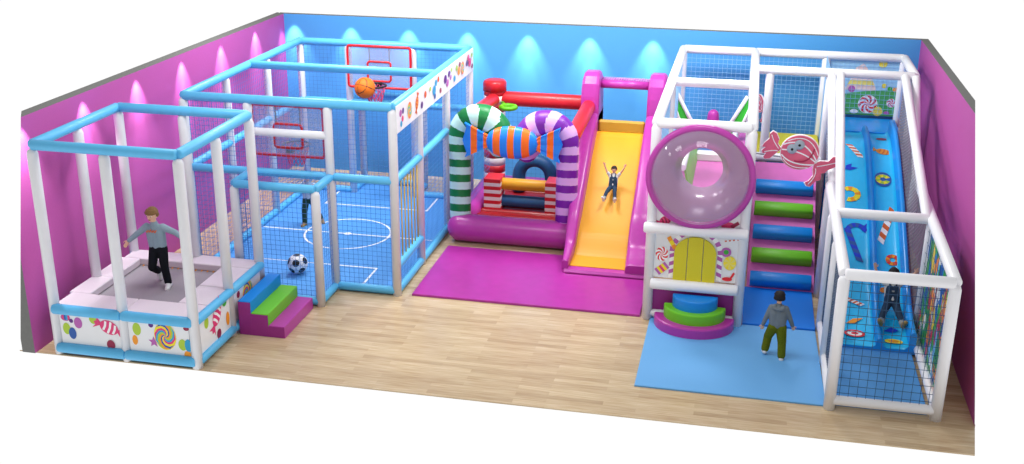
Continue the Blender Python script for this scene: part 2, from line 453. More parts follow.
# ------------------------------------------------------------------ foam stairs by the trampoline
fs = thing('foam_stairs', 'three-step foam stairs in blue, green and magenta beside the trampoline', 'stairs', (2.4, 1.6, 0))
def step_prof(x0, x1, h, body, top, name):
    mb = MB().use(body); y0, y1 = 1.07, 2.12
    mb.box((x0, y0, 0), (x1, y1, h-.012)); mb.use(top)
    mb.box((x0-.001, y0+.004, h-.02), (x1+.001, y1+.001, h), .004)
    mb.prism([(x1+.003, y0+.004, .0), (x1+.003, y1, .0), (x1+.003, y1, h-.004), (x1+.003, y0+.004, h-.004)], (-.01, 0, 0))
    mb.build(name, None, fs)
step_prof(2.098, 2.279, .50, 'magenta_deep', 'foam_blue', 'blue_step'); step_prof(2.28, 2.528, .335, 'magenta_deep', 'foam_green', 'green_step'); step_prof(2.529, 2.76, .17, 'magenta_deep', 'magenta', 'magenta_step')

# ------------------------------------------------------------------ ball court cage
CX0, CX1, CY0, CY1, CZ, CM, CY2 = .58, 3.82, 2.87, 7.42, 2.90, 1.80, 5.2
VX0, VX1, VY = 1.60, 2.845, 2.24
RX0, RX1, RY = 1.52, 2.76, 8.04
cc = thing('ball_court_cage', 'netted ball court cage of white posts and sky blue rails with two hoops inside', 'sports cage', (2.2, 5.1, 0))
for x, y in ((CX0, CY0), (VX0, CY0), (VX1, CY0), (CX1, CY0), (CX1, 4.17), (CX1, 5.8), (CX1, CY1), (CX0, 4.3), (CX0, 5.9), (CX0, CY1), (RX0, CY1), (RX1, CY1)):
    post(x, y, 0, CZ-.03, 'post_white', cc)
for x, y in ((VX0, VY), (VX1, VY), (RX0, RY), (RX1, RY)): post(x, y, 0, CM-.03, 'post_white', cc)
def cr(a, b, r=.062): rail(a, b, 'rail_blue', cc, r)
for a, b in (((CX0, CY0), (CX1, CY0)), ((CX0, CY1), (CX1, CY1)), ((CX0, CY0), (CX0, CY1)), ((CX1, CY0), (CX1, CY1)), ((CX0, CY2), (CX1, CY2))):
    cr((*a, CZ), (*b, CZ), .066)
for a, b in (((CX0, CY0), (VX1, CY0)), ((VX1, CY0), (CX1, CY0)), ((CX0, CY1), (RX0, CY1)), ((RX0, CY1), (RX1, CY1)), ((RX1, CY1), (CX1, CY1)), ((CX0, CY0), (CX0, CY1)), ((CX1, CY0), (CX1, 4.17)), ((CX1, 4.17), (CX1, 5.8)), ((CX1, 5.8), (CX1, CY1)),
             ((VX0, VY), (VX1, VY)), ((VX1, VY), (VX1, CY0)), ((VX0, VY), (VX0, CY0)), ((RX0, CY1), (RX0, RY)), ((RX1, CY1), (RX1, RY)), ((RX0, RY), (RX1, RY))):
    cr((*a, CM), (*b, CM))
for a, b in (((CX0, CY0), (VX0, CY0)), ((VX1, CY0), (CX1, CY0)), ((CX0, CY0), (CX0, 4.3)), ((CX0, 4.3), (CX0, 5.9)), ((CX0, 5.9), (CX0, CY1)), ((CX1, CY0), (CX1, 4.17)), ((CX1, 4.17), (CX1, 5.8)), ((CX1, 5.8), (CX1, CY1)),
             ((VX0, VY), (VX1, VY)), ((VX1, VY), (VX1, CY0)), ((VX0, VY), (VX0, CY0)), ((CX0, CY1), (RX0, CY1)), ((RX1, CY1), (CX1, CY1)), ((RX0, CY1), (RX0, RY)), ((RX1, CY1), (RX1, RY)), ((RX0, RY), (RX1, RY))):
    cr((*a, .075), (*b, .075))
cr((CX1, CY0, .46), (CX1, 4.17, .46))
rail((VX0, CY0, 2.42), (VX1, CY0, 2.42), 'post_white', cc, .06)
NB = 'net_blue'
def cn(p, u, v): net(p, u, v, 'net', NB, cc)
cn((CX0, CY0, 1.8), (CX1-CX0, 0, 0), (0, 0, 1.1)); cn((CX0, CY0, .08), (VX0-CX0, 0, 0), (0, 0, 1.72)); cn((VX1, CY0, .08), (CX1-VX1, 0, 0), (0, 0, 1.72))
cn((VX0, VY, .08), (VX1-VX0, 0, 0), (0, 0, 1.72)); cn((VX0, VY, .08), (0, CY0-VY, 0), (0, 0, 1.72)); cn((VX1, VY, .08), (0, CY0-VY, 0), (0, 0, 1.72)); cn((VX0, VY, 1.8), (VX1-VX0, 0, 0), (0, CY0-VY, 0))
cn((CX0, CY0, .08), (0, CY1-CY0, 0), (0, 0, 2.8)); cn((CX1, 4.17, .08), (0, CY1-4.17, 0), (0, 0, 2.8)); cn((CX1, CY0, 1.8), (0, 1.3, 0), (0, 0, 1.1)); cn((CX1, CY0, .08), (0, 1.3, 0), (0, 0, .38))
cn((CX0, CY1, 1.8), (CX1-CX0, 0, 0), (0, 0, 1.1)); cn((CX0, CY1, .08), (RX0-CX0, 0, 0), (0, 0, 1.72)); cn((RX1, CY1, .08), (CX1-RX1, 0, 0), (0, 0, 1.72))
cn((RX0, RY, .08), (RX1-RX0, 0, 0), (0, 0, 1.72)); cn((RX0, CY1, .08), (0, RY-CY1, 0), (0, 0, 1.72)); cn((RX1, CY1, .08), (0, RY-CY1, 0), (0, 0, 1.72)); cn((RX0, CY1, 1.8), (RX1-RX0, 0, 0), (0, RY-CY1, 0))
for k in range(7):
    y = CY0+.16+k*.165; mb = MB(); mb.cyl((CX1, y, .5), (CX1, y, 1.77), .011, n=8); mb.build('elastic_cord', 'cord_yellow', cc)
# candy banner along the top right rail
mb, pr = panel((CX1+.075, CY0-.02, 2.52), (0, 4.55, 0), (0, 0, .40), (1, 0, 0), 'b', cc, .015)
rnd = random.Random(3)
ck = ['p_mauve', 'p_orange', 'p_rust', 'p_cyan', 'p_violet', 'p_lime', 'p_maroon', 'p_navy', 'p_hotpink']
for s_, t_, k, r in ((.18, .26, 0, .06), (.27, .16, 8, .05), (.3, .27, 4, .05), (.62, .2, -1, .11), (.2, .1, 3, .05), (1.0, .22, -2, .1), (1.25, .13, 4, .06), (1.45, .25, 2, .06), (1.95, .2, 3, .09), (2.05, .3, 3, .06), (1.98, .1, 7, .05),
                     (2.2, .33, 2, .05), (2.32, .12, 6, .05), (2.62, .24, 4, .08), (2.75, .15, 0, .07), (2.85, .28, 4, .06), (2.95, .2, 0, .05), (3.2, .13, 3, .06), (3.35, .28, 5, .06), (3.5, .2, 1, .08), (3.55, .3, 6, .05), (3.75, .2, -1, .1), (4.05, .22, 4, .06), (4.15, .3, 8, .06), (4.25, .2, 8, .09), (4.42, .1, 6, .05), (3.0, .32, 5, .04), (1.7, .28, 5, .04), (4.4, .3, 5, .05)):
    if k == -1: pr.swirl(s_, t_, r, ['p_orange', 'p_lime', 'p_cyan', 'p_yellow', 'p_hotpink'], 10, 2.5, r*1.1)
    elif k == -2: pr.sweet(s_, t_, r, 1.2, 'p_rust', 'p_orange')
    else: pr.dot(s_, t_, r, ck[k], r*.9)
mb.build('candy_banner', None, cc)

def backboard(xc, y, z0, z1, hw, side, name):
    """clear backboard with a red border; side = -1 faces the viewer, +1 faces the back wall"""
    b = thing(name, None, None, (0, 0, 0)); b.parent = cc; b.location = Vector((xc, y, z0))-world_loc(cc)
    mb = MB(); mb.box((xc-hw, y-.008, z0), (xc+hw, y+.008, z1)); mb.build('clear_panel', 'board_clear', b)
    def border(x0, x1, za, zb, r, nm):
        rr = .05; pts = []
        for cx, cz, a0 in ((x1-rr, zb-rr, 0), (x0+rr, zb-rr, PI/2), (x0+rr, za+rr, PI), (x1-rr, za+rr, 1.5*PI)):
            for k in range(5): a = a0+k*PI/8; pts.append((cx+rr*math.cos(a), y, cz+rr*math.sin(a)))
        mb = MB(); mb.tube(pts, r, 8, closed=True); mb.build(nm, 'board_red', b)
    border(xc-hw, xc+hw, z0, z1, .024, 'border'); border(xc-.22, xc+.22, z0+.12, z0+.48, .02, 'target_square')
    zr = z0+.1; yc = y+side*.27; pts = [(xc+.2*math.cos(a), yc+.2*math.sin(a), zr) for a in [2*PI*k/28 for k in range(28)]]
    mb = MB(); mb.tube(pts, .017, 8, closed=True); mb.box((xc-.05, min(y, y+side*.08), zr-.06), (xc+.05, max(y, y+side*.08), zr+.01)); mb.build('hoop', 'black_metal', b)
    mb = MB(); n = 12; segs = []
    for k in range(n):
        for j in range(4):
            r0 = .2-.022*j; r1 = .2-.022*(j+1)
            for s_ in (-1, 1):
                a0 = 2*PI*(k+s_*j*.5)/n; a1 = 2*PI*(k+s_*(j+1)*.5)/n
                segs.append(((xc+r0*math.cos(a0), yc+r0*math.sin(a0), zr-.075*j), (xc+r1*math.cos(a1), yc+r1*math.sin(a1), zr-.075*(j+1))))
    mb.strands(segs, .005); mb.build('hoop_net', 'hoop_pink', b)
    for s_ in (-.19, .19):
        mb = MB(); mb.cyl((xc+s_, y+.02, z0+.48), (xc+s_, y+.02, CZ-.03), .012, n=8); mb.build('hanger', 'black_metal', b)
backboard(2.15, 7.30, 2.12, 2.88, .60, -1, 'backboard')
backboard(2.16, 3.00, 2.04, 2.80, .56, 1, 'backboard')

# court floor mat with white lines
mb = MB().use('court_blue')
mb.prism([(CX0, CY0, .005), (VX0, CY0, .005), (VX0, VY, .005), (VX1, VY, .005), (VX1, CY0, .005), (CX1, CY0, .005), (CX1, CY1, .005), (RX1, CY1, .005), (RX1, RY, .005), (RX0, RY, .005), (RX0, CY1, .005), (CX0, CY1, .005)], (0, 0, .025))
pr = Print(mb, (0, 0, .03), (1, 0, 0), (0, 1, 0), (0, 0, 1)); W = 'line_white'; lw = .035
pr.bar((CX0+.06, 5.17), (CX1-.06, 5.17), lw, [W]); pr.arc((2.2, 5.18), .74, 0, 2*PI, lw, [W], 48); pr.dot(2.2, 5.17, .06, W)
pr.bar((1.22, 3.75), (3.22, 3.75), lw, [W]); pr.bar((3.2, CY0+.06), (3.2, 3.76), lw, [W]); pr.bar((1.24, CY0+.06), (1.24, 3.76), lw, [W])
pr.bar((1.22, 6.63), (3.22, 6.63), lw, [W]); pr.bar((3.2, 6.62), (3.2, CY1-.06), lw, [W]); pr.bar((1.24, 6.62), (1.24, CY1-.06), lw, [W])
tag(mb.build('court_mat', loc=(2.2, 5.1, 0)), 'blue court mat with white pitch lines inside the ball cage', 'mat')

# balls
def ball(name, c, r, label, kind):
    import bmesh
    bm = bmesh.new(); bmesh.ops.create_icosphere(bm, subdivisions=5, radius=r)
    me = bpy.data.meshes.new(name); rot = Matrix.Rotation(.5, 3, 'X') @ Matrix.Rotation(.4, 3, 'Z')
    if kind == 'soccer':
        ph = (1+5**.5)/2; ico = [Vector(p).normalized() for p in [(0, s, t*ph) for s in (-1, 1) for t in (-1, 1)]+[(s, t*ph, 0) for s in (-1, 1) for t in (-1, 1)]+[(t*ph, 0, s) for s in (-1, 1) for t in (-1, 1)]]
        seam = [(a, b) for i, a in enumerate(ico) for b in ico[i+1:] if a.dot(b) > .4]
        for f in bm.faces:
            d = rot @ f.calc_center_median().normalized(); v = max(d.dot(q) for q in ico); f.smooth = True
            f.material_index = 1 if v > math.cos(.36) else 0
            if f.material_index == 0:
                s3 = sorted(ico, key=lambda q: -d.dot(q))[:3]
                if abs(d.dot(s3[1])-d.dot(s3[2])) < .022 and d.dot(s3[0]) < .93: f.material_index = 2
        ms = ['ball_white', 'black', 'net_grey']
    else:
        for f in bm.faces:
            d = rot @ f.calc_center_median().normalized(); f.smooth = True; w = .03
            f.material_index = 1 if (abs(d.x) < w or abs(d.z) < w or abs((d-Vector((0, 1.25, 0))).length-.95) < w or abs((d+Vector((0, 1.25, 0))).length-.95) < w) else 0
        ms = ['orange_ball', 'black']
    bm.to_mesh(me); bm.free()
    for k in ms: me.materials.append(M[k])
    o = bpy.data.objects.new(name, me); COL.objects.link(o); o.location = c
    return tag(o, label, 'ball')
ball('soccer_ball', (2.06, 3.28, .192), .158, 'black and white soccer ball on the blue court floor', 'soccer')
ball('basketball', (2.03, 6.82, 2.22), .19, 'orange basketball in mid-air in front of the far hoop', 'basket')

# ------------------------------------------------------------------ mats
def mat(name, pts, h, m, label):
    mb = MB().use(m); n = len(pts); e = .008
    c = Vector((sum(p[0] for p in pts)/n, sum(p[1] for p in pts)/n, 0))
    inn = [Vector((p[0], p[1], h))+(c-Vector((p[0], p[1], 0))).normalized()*e for p in pts]
    mb.rings([[Vector((p[0], p[1], .001)) for p in pts], [Vector((p[0], p[1], h-e*.6)) for p in pts], inn], smooth=False)
    return tag(mb.build(name, loc=(c.x, c.y, 0)), label, 'mat')
mat('floor_mat', [(4.04, 2.9), (7.47, 2.9), (7.47, 4.215), (6.16, 4.215), (6.0, 5.0), (4.04, 5.0)], .035, 'magenta_mat', 'large magenta landing mat in front of the bouncy castle')
mat('floor_mat', [(7.62, .76), (9.97, .76), (9.925, 2.93), (7.62, 2.93)], .022, 'mat_lightblue', 'pale blue floor mat in front of the play tower')
mat('floor_mat', [(8.92, 2.945), (9.925, 2.945), (9.925, 4.30), (8.92, 4.30)], .045, 'mat_blue', 'bright blue mat at the foot of the foam climbing ramp')

# ------------------------------------------------------------------ bouncy castle
bc = thing('bouncy_castle', 'magenta inflatable bouncy castle with candy cane pillars and a yellow slide', 'bouncy castle', (5.6, 6.5, 0))
def striped_tube(pts, radii, mats, name, per=.13, slant=.3, n=44, ss=None):
    """tube whose stripe colour changes with distance along it (slanted), faces split finely"""
    P = [Vector(p) for p in pts]; fine = []; rad = []
    for i in range(len(P)-1):
        k = max(1, int((P[i+1]-P[i]).length/.006))
        for j in range(k):
            t = j/k; fine.append(P[i].lerp(P[i+1], t)); rad.append(radii[i]*(1-t)+radii[i+1]*t)
    fine.append(P[-1]); rad.append(radii[-1])
    mb = MB(); [mb.use(k) for k in mats]
    mb.tube(fine, rad, n)
    L = [0]
    for i in range(1, len(fine)): L.append(L[-1]+(fine[i]-fine[i-1]).length)
    q = 0
    for i in range(len(fine)-1):
        for j in range(n):
            s = (L[i]+L[i+1])/2+slant*.12*math.cos(2*PI*j/n)
            mb.mi[q] = int(s//per) % len(mats); q += 1
    return mb.build(name, None, bc)
def dome_end(pts, radii, r):
    """round off both ends of a tube path"""
    a, b = Vector(pts[0]), Vector(pts[1]); d = (a-b).normalized(); pre = [(a+d*r*math.sin(t), r*math.cos(t)) for t in (1.5, 1.2, .8, .4)]
    a2, b2 = Vector(pts[-1]), Vector(pts[-2]); d2 = (a2-b2).normalized(); post_ = [(a2+d2*r*math.sin(t), r*math.cos(t)) for t in (.4, .8, 1.2, 1.5)]
    return [p for p, _ in pre]+list(pts)+[p for p, _ in post_], [q for _, q in pre]+list(radii)+[q for _, q in post_]
def cane(x, y, z0, zt, R, r, sg, mats):
    pts = [(x, y, z0), (x, y, (z0+zt)/2), (x, y, zt)]
    for k in range(1, 13):
        a = PI*k/12; pts.append((x+sg*(R-R*math.cos(a)), y, zt+R*math.sin(a)))
    pts.append((x+sg*2*R, y, zt-.15))
    rad = [r, r, r*1.02]+[r*(1+.3*math.sin(PI*min(1, k/8)*.5)) for k in range(1, 14)]
    pts, rad = dome_end(pts, rad, r)
    striped_tube(pts, rad, mats, 'candy_cane')
cane(4.13, 5.50, .42, 1.80, .34, .18, 1, ['cane_green', 'cane_mint'])
cane(5.95, 5.50, .36, 1.76, .34, .18, -1, ['cane_purple', 'cane_lilac'])
# the base: front roll, side rolls, back roll and the red floor
mb = MB(); mb.caps((4.17, 5.38, .24), (6.02, 5.38, .24), .235, .235, 24, 6); mb.build('front_roll', 'magenta', bc)
mb = MB(); mb.caps((4.15, 5.6, .3), (4.15, 7.75, .3), .18, .18, 20); mb.box((4.0, 5.5, .0), (4.3, 7.8, .3), .04); mb.build('side_roll', 'magenta', bc)
mb = MB(); mb.box((4.2, 7.62, 0), (6.1, 7.95, .42), .06); mb.build('back_roll', 'magenta', bc)
mb = MB(); mb.box((4.25, 5.4, 0), (6.05, 7.65, .28), .01)
for k in range(7):
    mb.caps((4.3, 5.62+k*.3, .25), (6.0, 5.62+k*.3, .25), .07, .07, 10, 3)
mb.build('jumping_floor', 'red_floor', bc)
# obstacle: two gift boxes with bars between them
for x0, x1 in ((4.37, 4.67), (5.46, 5.76)):
    mb = MB().use('red').use('cane_white'); n = 9; h = .58/n
    for k in range(n):
        mb.use('red' if k % 2 == 0 else 'cane_white'); mb.box((x0, 6.2, .28+k*h), (x1, 6.58, .28+(k+1)*h+(0 if k < n-1 else .01)), .006)
    mb.build('striped_block', None, bc)
for z, m in ((.74, 'yellow'), (.43, 'navy')):
    mb = MB(); mb.cyl((4.6, 6.4, z), (5.5, 6.4, z), .105, n=24, bev=.02); mb.build('cross_roll', m, bc)
pts = [(4.76, 7.4, .3), (4.76, 7.4, .55)]+[(5.06-.30*math.cos(PI*k/12), 7.4, .6+.30*math.sin(PI*k/12)) for k in range(0, 13)]+[(5.36, 7.4, .3)]
mb = MB(); mb.tube(pts, .12, 18); mb.build('arch', 'navy', bc)
# back-left striped pillar with a red cap, red beams, green ring, net walls
n = 24; mb = MB(); zs = [.3, .5]; u, v = Vector((1, 0, 0)), Vector((0, 1, 0)); px, py = 4.25, 7.6
zz = .3; k = 0
while zz < 2.10:
    mb.use('cane_white' if k % 2 else 'red'); mb.rings([mb.ring((px, py, zz), u, v, .2, n), mb.ring((px, py, min(zz+.145, 2.14)), u, v, .2, n)]); zz += .145; k += 1
mb.use('red'); mb.rings([mb.ring((px, py, 2.12), u, v, .215, n), mb.ring((px, py, 2.27), u, v, .215, n), mb.ring((px, py, 2.31), u, v, .19, n), mb.ring((px, py, 2.325), u, v, .12, n)])
mb.build('striped_pillar', None, bc)
def beam(a, b, r, m='red'):
    mb = MB(); mb.caps(a, b, r, r, 22, 5); mb.build('beam', m, bc)
beam((4.45, 7.6, 1.98), (6.05, 7.6, 1.98), .135); beam((4.28, 7.3, 2.0), (4.17, 5.75, 2.02), .125); beam((6.04, 7.2, 2.02), (5.99, 5.8, 1.86), .125)
mb = MB(); pts = [(4.60+.13*math.cos(a), 7.15+.13*math.sin(a), 1.93) for a in [2*PI*k/28 for k in range(28)]]
mb.tube(pts, .042, 12, closed=True); mb.cyl((4.42, 7.47, 1.93), (4.53, 7.26, 1.93), .03, n=10); mb.build('ring', 'ring_green', bc)
net((4.5, 7.62, .4), (1.5, 0, 0), (0, 0, 1.5), 'net', 'net_blue', bc, .09)
net((4.2, 5.75, .45), (0, 1.7, 0), (0, 0, 1.5), 'net', 'net_blue', bc, .09); net((6.0, 5.75, .45), (0, 1.7, 0), (0, 0, 1.4), 'net', 'cord_yellow', bc, .09)
# big wrapped candy across the canes
cyc, cxc, czc = 5.22, 5.08, 1.83
mb = MB().use('candy_blue').use('candy_orange'); n, m_ = 36, 63; rs = []
for i in range(m_+1):
    t = -PI/2+PI*i/m_; t = max(min(t, PI/2-.02), -PI/2+.02)
    x = cxc+.43*math.sin(t); rr = math.cos(t)**.8
    rs.append([Vector((x, cyc+.17*rr*math.cos(2*PI*j/n), czc+.27*rr*math.sin(2*PI*j/n))) for j in range(n)])
mb.rings(rs); q = 0
for i in range(m_):
    for j in range(n):
        xx = (rs[i][0].x+rs[i+1][0].x)/2-cxc+.43; mb.mi[q] = int(xx/.1229) % 2; q += 1
mb.build('candy_body', None, bc)
for sg in (-1, 1):
    # fanned wrapper end with scalloped edge, striped
    mb = MB(); N_ = 12; cols = []
    for i in range(N_+1):
        f = i/N_; x = cxc+sg*(.37+.42*f); hw = .08+.21*f; th = .09-.05*f
        cols.append((x, hw, th))
    for i in range(N_):
        mb.use('candy_blue' if (i//3) % 2 else 'candy_orange')
        (xa, ha, ta), (xb, hb, tb) = cols[i], cols[i+1]; K = 9
        A = []; B = []
        for k in range(K):
            s_ = -1+2*k/(K-1); sc = (.035*math.cos(s_*PI*1.5) if i == N_-1 else 0)
            A.append((xa, cyc+ta*.12*math.cos(s_*PI*2.5), czc+ha*s_)); B.append((xb+sg*sc, cyc+tb*.12*math.cos(s_*PI*2.5), czc+hb*s_))
        loop = lambda C_, t: [Vector((p[0], p[1]-t, p[2])) for p in C_]+[Vector((p[0], p[1]+t, p[2])) for p in C_[::-1]]
        mb.rings([loop(A, .04), loop(B, .04)], smooth=False)
    mb.build('candy_wrapper', None, bc)
# slide
def prof(pts, y):
    for (a, za), (b, zb) in zip(pts, pts[1:]):
        if a <= y <= b: t = (y-a)/(b-a); t = t*t*(3-2*t)*.3+t*.7; return za+(zb-za)*t
    return pts[-1][1] if y > pts[-1][0] else pts[0][1]
BED = [(4.42, .10), (4.75, .15), (5.15, .42), (7.0, 1.56), (7.06, 1.60), (7.75, 1.60)]
ys = [4.42+i*.0555 for i in range(61)]
mb = MB().use('yellow'); 
K = 2; rs = []
for y in ys:
    z = prof(BED, y); fl = .05*max(0, 1-(y-4.42)/.9)**2
    rs.append([Vector((6.22-fl, y, 0)), Vector((7.06+fl, y, 0)), Vector((7.06+fl, y, z)), Vector((6.22-fl, y, z))])
mb.rings(rs, smooth=False); mb.build('slide_bed', None, bc)
def side_wall(x0, x1, ext):
    mb = MB().use('magenta'); rs = []
    yy = [4.30+i*.05 for i in range(72)]; X0_, X1_ = x0, x1
    for y in yy:
        z = prof(BED, y)+ext(y)
        fl = max(0, 1-(y-4.3)/.8)**2
        k_ = min(1, (y-4.3)/1.6)
        a, b = (X0_+.11*(1-k_), X1_-.04*fl) if x0 < 6.5 else (X0_+.03*fl, X1_+.06*fl)
        e = min(.06, (b-a)*.4)
        rs.append([Vector((a, y, 0)), Vector((b, y, 0)), Vector((b, y, z-e)), Vector((b-e*.3, y, z-e*.3)), Vector((b-e, y, z)), Vector((a+e, y, z)), Vector((a+e*.3, y, z-e*.3)), Vector((a, y, z-e))])
    mb.rings(rs, smooth=True); mb.build('slide_wall', None, bc)
ext = lambda y: (.12+.2*min(1, (y-4.3)/.9) if y < 7.0 else .32)
side_wall(5.98, 6.22, ext); side_wall(7.06, 7.40, ext)
mb = MB(); mb.box((6.10, 4.24, 0), (7.46, 4.45, .09), .035); mb.build('slide_toe', 'magenta', bc)
for x0, x1 in ((5.90, 6.22), (7.06, 7.38)):
    mb = MB(); n = 18; w = (x1-x0)/2; xc = (x0+x1)/2; rs = []
    prof2 = [(7.10, 1.4), (7.15, 2.2), (7.19, 2.42), (7.28, 2.54), (7.42, 2.59), (7.6, 2.59), (7.72, 2.53), (7.79, 2.4), (7.83, 2.1), (7.85, 0), (7.35, 0)]
    out = [Vector((x0, y, z)) for y, z in prof2]; e = .05
    cen = Vector((0, 7.5, 1.6))
    def sh(x, k): return [Vector((x, y+(7.5-y)*k, z+((1.8-z)*k if z > 1 else 0))) for y, z in prof2]
    mb.rings([sh(x0, .12), sh(x0+.02, .04), sh(x0+.06, 0), sh(x1-.06, 0), sh(x1-.02, .04), sh(x1, .12)], smooth=False); mb.build('slide_pillar', 'magenta', bc)
mb = MB(); mb.cyl((6.2, 7.45, 2.38), (7.08, 7.45, 2.38), .075, n=20); mb.cyl((6.2, 7.75, 2.40), (7.08, 7.75, 2.40), .03, n=12); mb.build('top_bar', 'magenta', bc)
mb = MB(); mb.box((6.23, 7.12, 1.58), (7.05, 7.22, 1.80), .03); mb.build('slide_backrest', 'yellow_shaded', bc)  # yellow backrest behind the crest, painted darker in place of shade
net((6.2, 7.47, 2.44), (.88, 0, 0), (0, .28, 0), 'net', 'cane_lilac', bc, .045)

# ------------------------------------------------------------------ play tower frame
tw = thing('play_tower', 'white padded play tower with a round clear bubble window beside the bouncy castle', 'play tower', (9.2, 5, 0))
FW = 'frame_white'; PX0, PX1, PY0, PY2, PB, GX, GZ, YF = 7.57, 8.84, 2.89, 5.53, 8.32, 11.36, 2.90, 6.80
SX0, SX1, SY0, SY1, SZ = 10.0, 11.23, .735, 3.0, 1.77
for x, y in ((PX0, PY0), (PX1, PY0), (PX0, PY2), (PX1, PY2), (PX0, PB), (PX1, PB), (9.09, YF), (10.05, YF), (10.06, PB), (GX, PB), (GX, YF)):
    post(x, y, 0, GZ-.02, FW, tw, .07)
for x, y, z1 in ((SX0, SY0, SZ), (SX1, SY0, SZ), (10.0, 1.95, SZ), (10.0, SY1, SZ), (10.02, 4.26, SZ), (11.27, SY1, SZ), (11.3, 5.0, SZ)):
    post(x, y, 0, z1-.02, FW, tw, .07)
def wr(a, b, r=.066): rail(a, b, FW, tw, r)
for a, b in (((PX0, PY0), (PX0, PB)), ((PX1, PY0), (PX1, PB)), ((PX0, PY0), (PX1, PY0)), ((PX0, PY2), (PX1, PY2)), ((PX0, PB), (PX1, PB)), ((PX1, PB), (GX, PB)), ((PX1, YF), (GX, YF)), ((GX, YF), (GX, PB))):
    wr((*a, GZ), (*b, GZ), .072)
wr((10.06, 6.72, GZ), (10.05, 4.26, SZ)); wr((GX, YF-.05, GZ), (11.3, 5.02, SZ)); wr((10.2, YF-.02, GZ), (10.08, SY1, SZ)); wr((11.2, YF, GZ), (11.2, SY1, SZ))
for a, b in (((SX0, SY0), (SX1, SY0)), ((SX0, SY0), (10.02, 4.26)), ((SX1, SY0), (11.3, 5.0)), ((10.0, SY1), (11.24, SY1))): wr((*a, SZ), (*b, SZ), .07)
for a, b in (((SX0, SY0), (SX1, SY0)), ((SX0, SY0), (SX0, SY1)), ((SX1, SY0), (SX1, SY1))): wr((*a, .12), (*b, .12), .06)
wr((7.47, 2.80, 1.42), (8.90, 2.80, 1.42), .078); wr((7.60, 2.80, .585), (8.82, 2.80, .585), .078)
wr((PX1, YF-.02, 1.42), (10.05, YF-.02, 1.42), .075); wr((PX0, PY0, .1), (PX1, PY0, .1), .05)
# nets of the tower
NP = 'net_pale'
for p, u, v in (((PX0, PB, 1.45), (PX1-PX0, 0, 0), (0, 0, 1.45)), ((PX1, PB, 1.45), (1.22, 0, 0), (0, 0, 1.45)), ((PX1, PY2, 1.45), (0, PB-PY2, 0), (0, 0, 1.45)),
                ((PX0, PY0, 1.45), (0, PB-PY0, 0), (0, 0, 1.45)), ((PX1, PY0, 1.45), (0, PY2-PY0, 0), (0, 0, 1.45)), ((10.05, PB, 1.9), (1.3, 0, 0), (0, 0, 1.0)), ((10.06, YF, 1.45), (0, 1.5, 0), (0, 0, 1.45)), ((GX, YF, 1.9), (0, 1.5, 0), (0, 0, 1.0))):
    net(p, u, v, 'net', NP, tw, .08, .0026)
# nets round the slide: sloping sides, landing box front, left and right
def net_quad(a, b, c, d, mat_, step=.075, r=.0024):
    a, b, c, d = map(Vector, (a, b, c, d)); mb = MB(); nu = round((b-a).length/step); nv = round(max((d-a).length, (c-b).length)/step)
    segs = [(a.lerp(b, i/nu), d.lerp(c, i/nu)) for i in range(nu+1)]+[(a.lerp(d, j/nv), b.lerp(c, j/nv)) for j in range(nv+1)]
    mb.strands(segs, r); mb.build('net', mat_, tw)
net_quad((SX1, SY1, .1), (11.2, YF, 1.9), (11.2, YF, GZ), (SX1, SY1, SZ), 'net_grey'); net_quad((10.02, SY1, .1), (10.08, YF, 1.9), (10.2, YF, GZ), (10.05, SY1, SZ), 'net_grey')
ND = 'net_dark'
net_quad((SX0, SY0, .12), (SX1, SY0, .12), (SX1, SY0, SZ), (SX0, SY0, SZ), ND, .105, .0028); net_quad((SX1, SY0, .12), (SX1, SY1, .12), (SX1, SY1, SZ), (SX1, SY0, SZ), ND, .15, .0018)
net_quad((SX0, SY0, .12), (SX0, SY1, .12), (SX0, SY1, SZ), (SX0, SY0, SZ), ND)
# colourful mural panel on the right side of the landing box
mb = MB(); mb.prism([(SX1+.035, SY0+.05, .16), (SX1+.035, SY1-.05, .16), (SX1+.035, SY1-.05, SZ-.05), (SX1+.035, SY0+.05, SZ-.05)], (.015, 0, 0)); o = mb.build('mural_panel', 'mural', tw)
# back panel with lollipops on a green hill
mb, pr = panel((10.12, PB+.02, 1.86), (1.2, 0, 0), (0, 0, 1.0), (0, -1, 0), 'b', tw)
pr.poly([(0, 0), (1.2, 0), (1.2, 1), (0, 1)], 'p_sky'); pr.poly([(.3, .44), (.38, .62), (.46, .84), (.58, .92), (.66, .82), (.8, .55), (.84, .44)], 'p_cream'); pr.poly([(.34, .54), (.38, .62), (.75, .62), (.8, .54)], 'p_lemon')
pr.poly([(0, 0), (1.2, 0), (1.2, .47), (.9, .46), (.65, .43), (.35, .38), (0, .34)], 'p_hill')
pr.swirl(.72, .20, .16, ['p_white', 'p_red'], 14, 1.4); pr.swirl(.90, .08, .08, ['p_lemon', 'p_yellow'], 10, 2); pr.swirl(1.11, .24, .075, ['p_white', 'p_hotpink'], 10, 1.4)
pr.swirl(.70, .70, .06, ['p_white', 'p_hotpink'], 8, 1.2); pr.bar((.75, .72), (.84, .76), .015, ['p_navy']); pr.dot(.42, .46, .06, 'p_mauve'); pr.dot(.96, .54, .04, 'p_yellow'); pr.dot(1.06, .49, .04, 'p_green'); pr.dot(1.15, .48, .04, 'p_orange'); pr.dot(1.14, .74, .06, 'p_teal'); pr.swirl(.90, .93, .07, ['p_lemon', 'p_yellow'], 8, 2); pr.dot(.5, .06, .07, 'p_white', .04); pr.dot(1.05, .06, .05, 'p_mauve', .03)
mb.build('back_panel', None, tw)
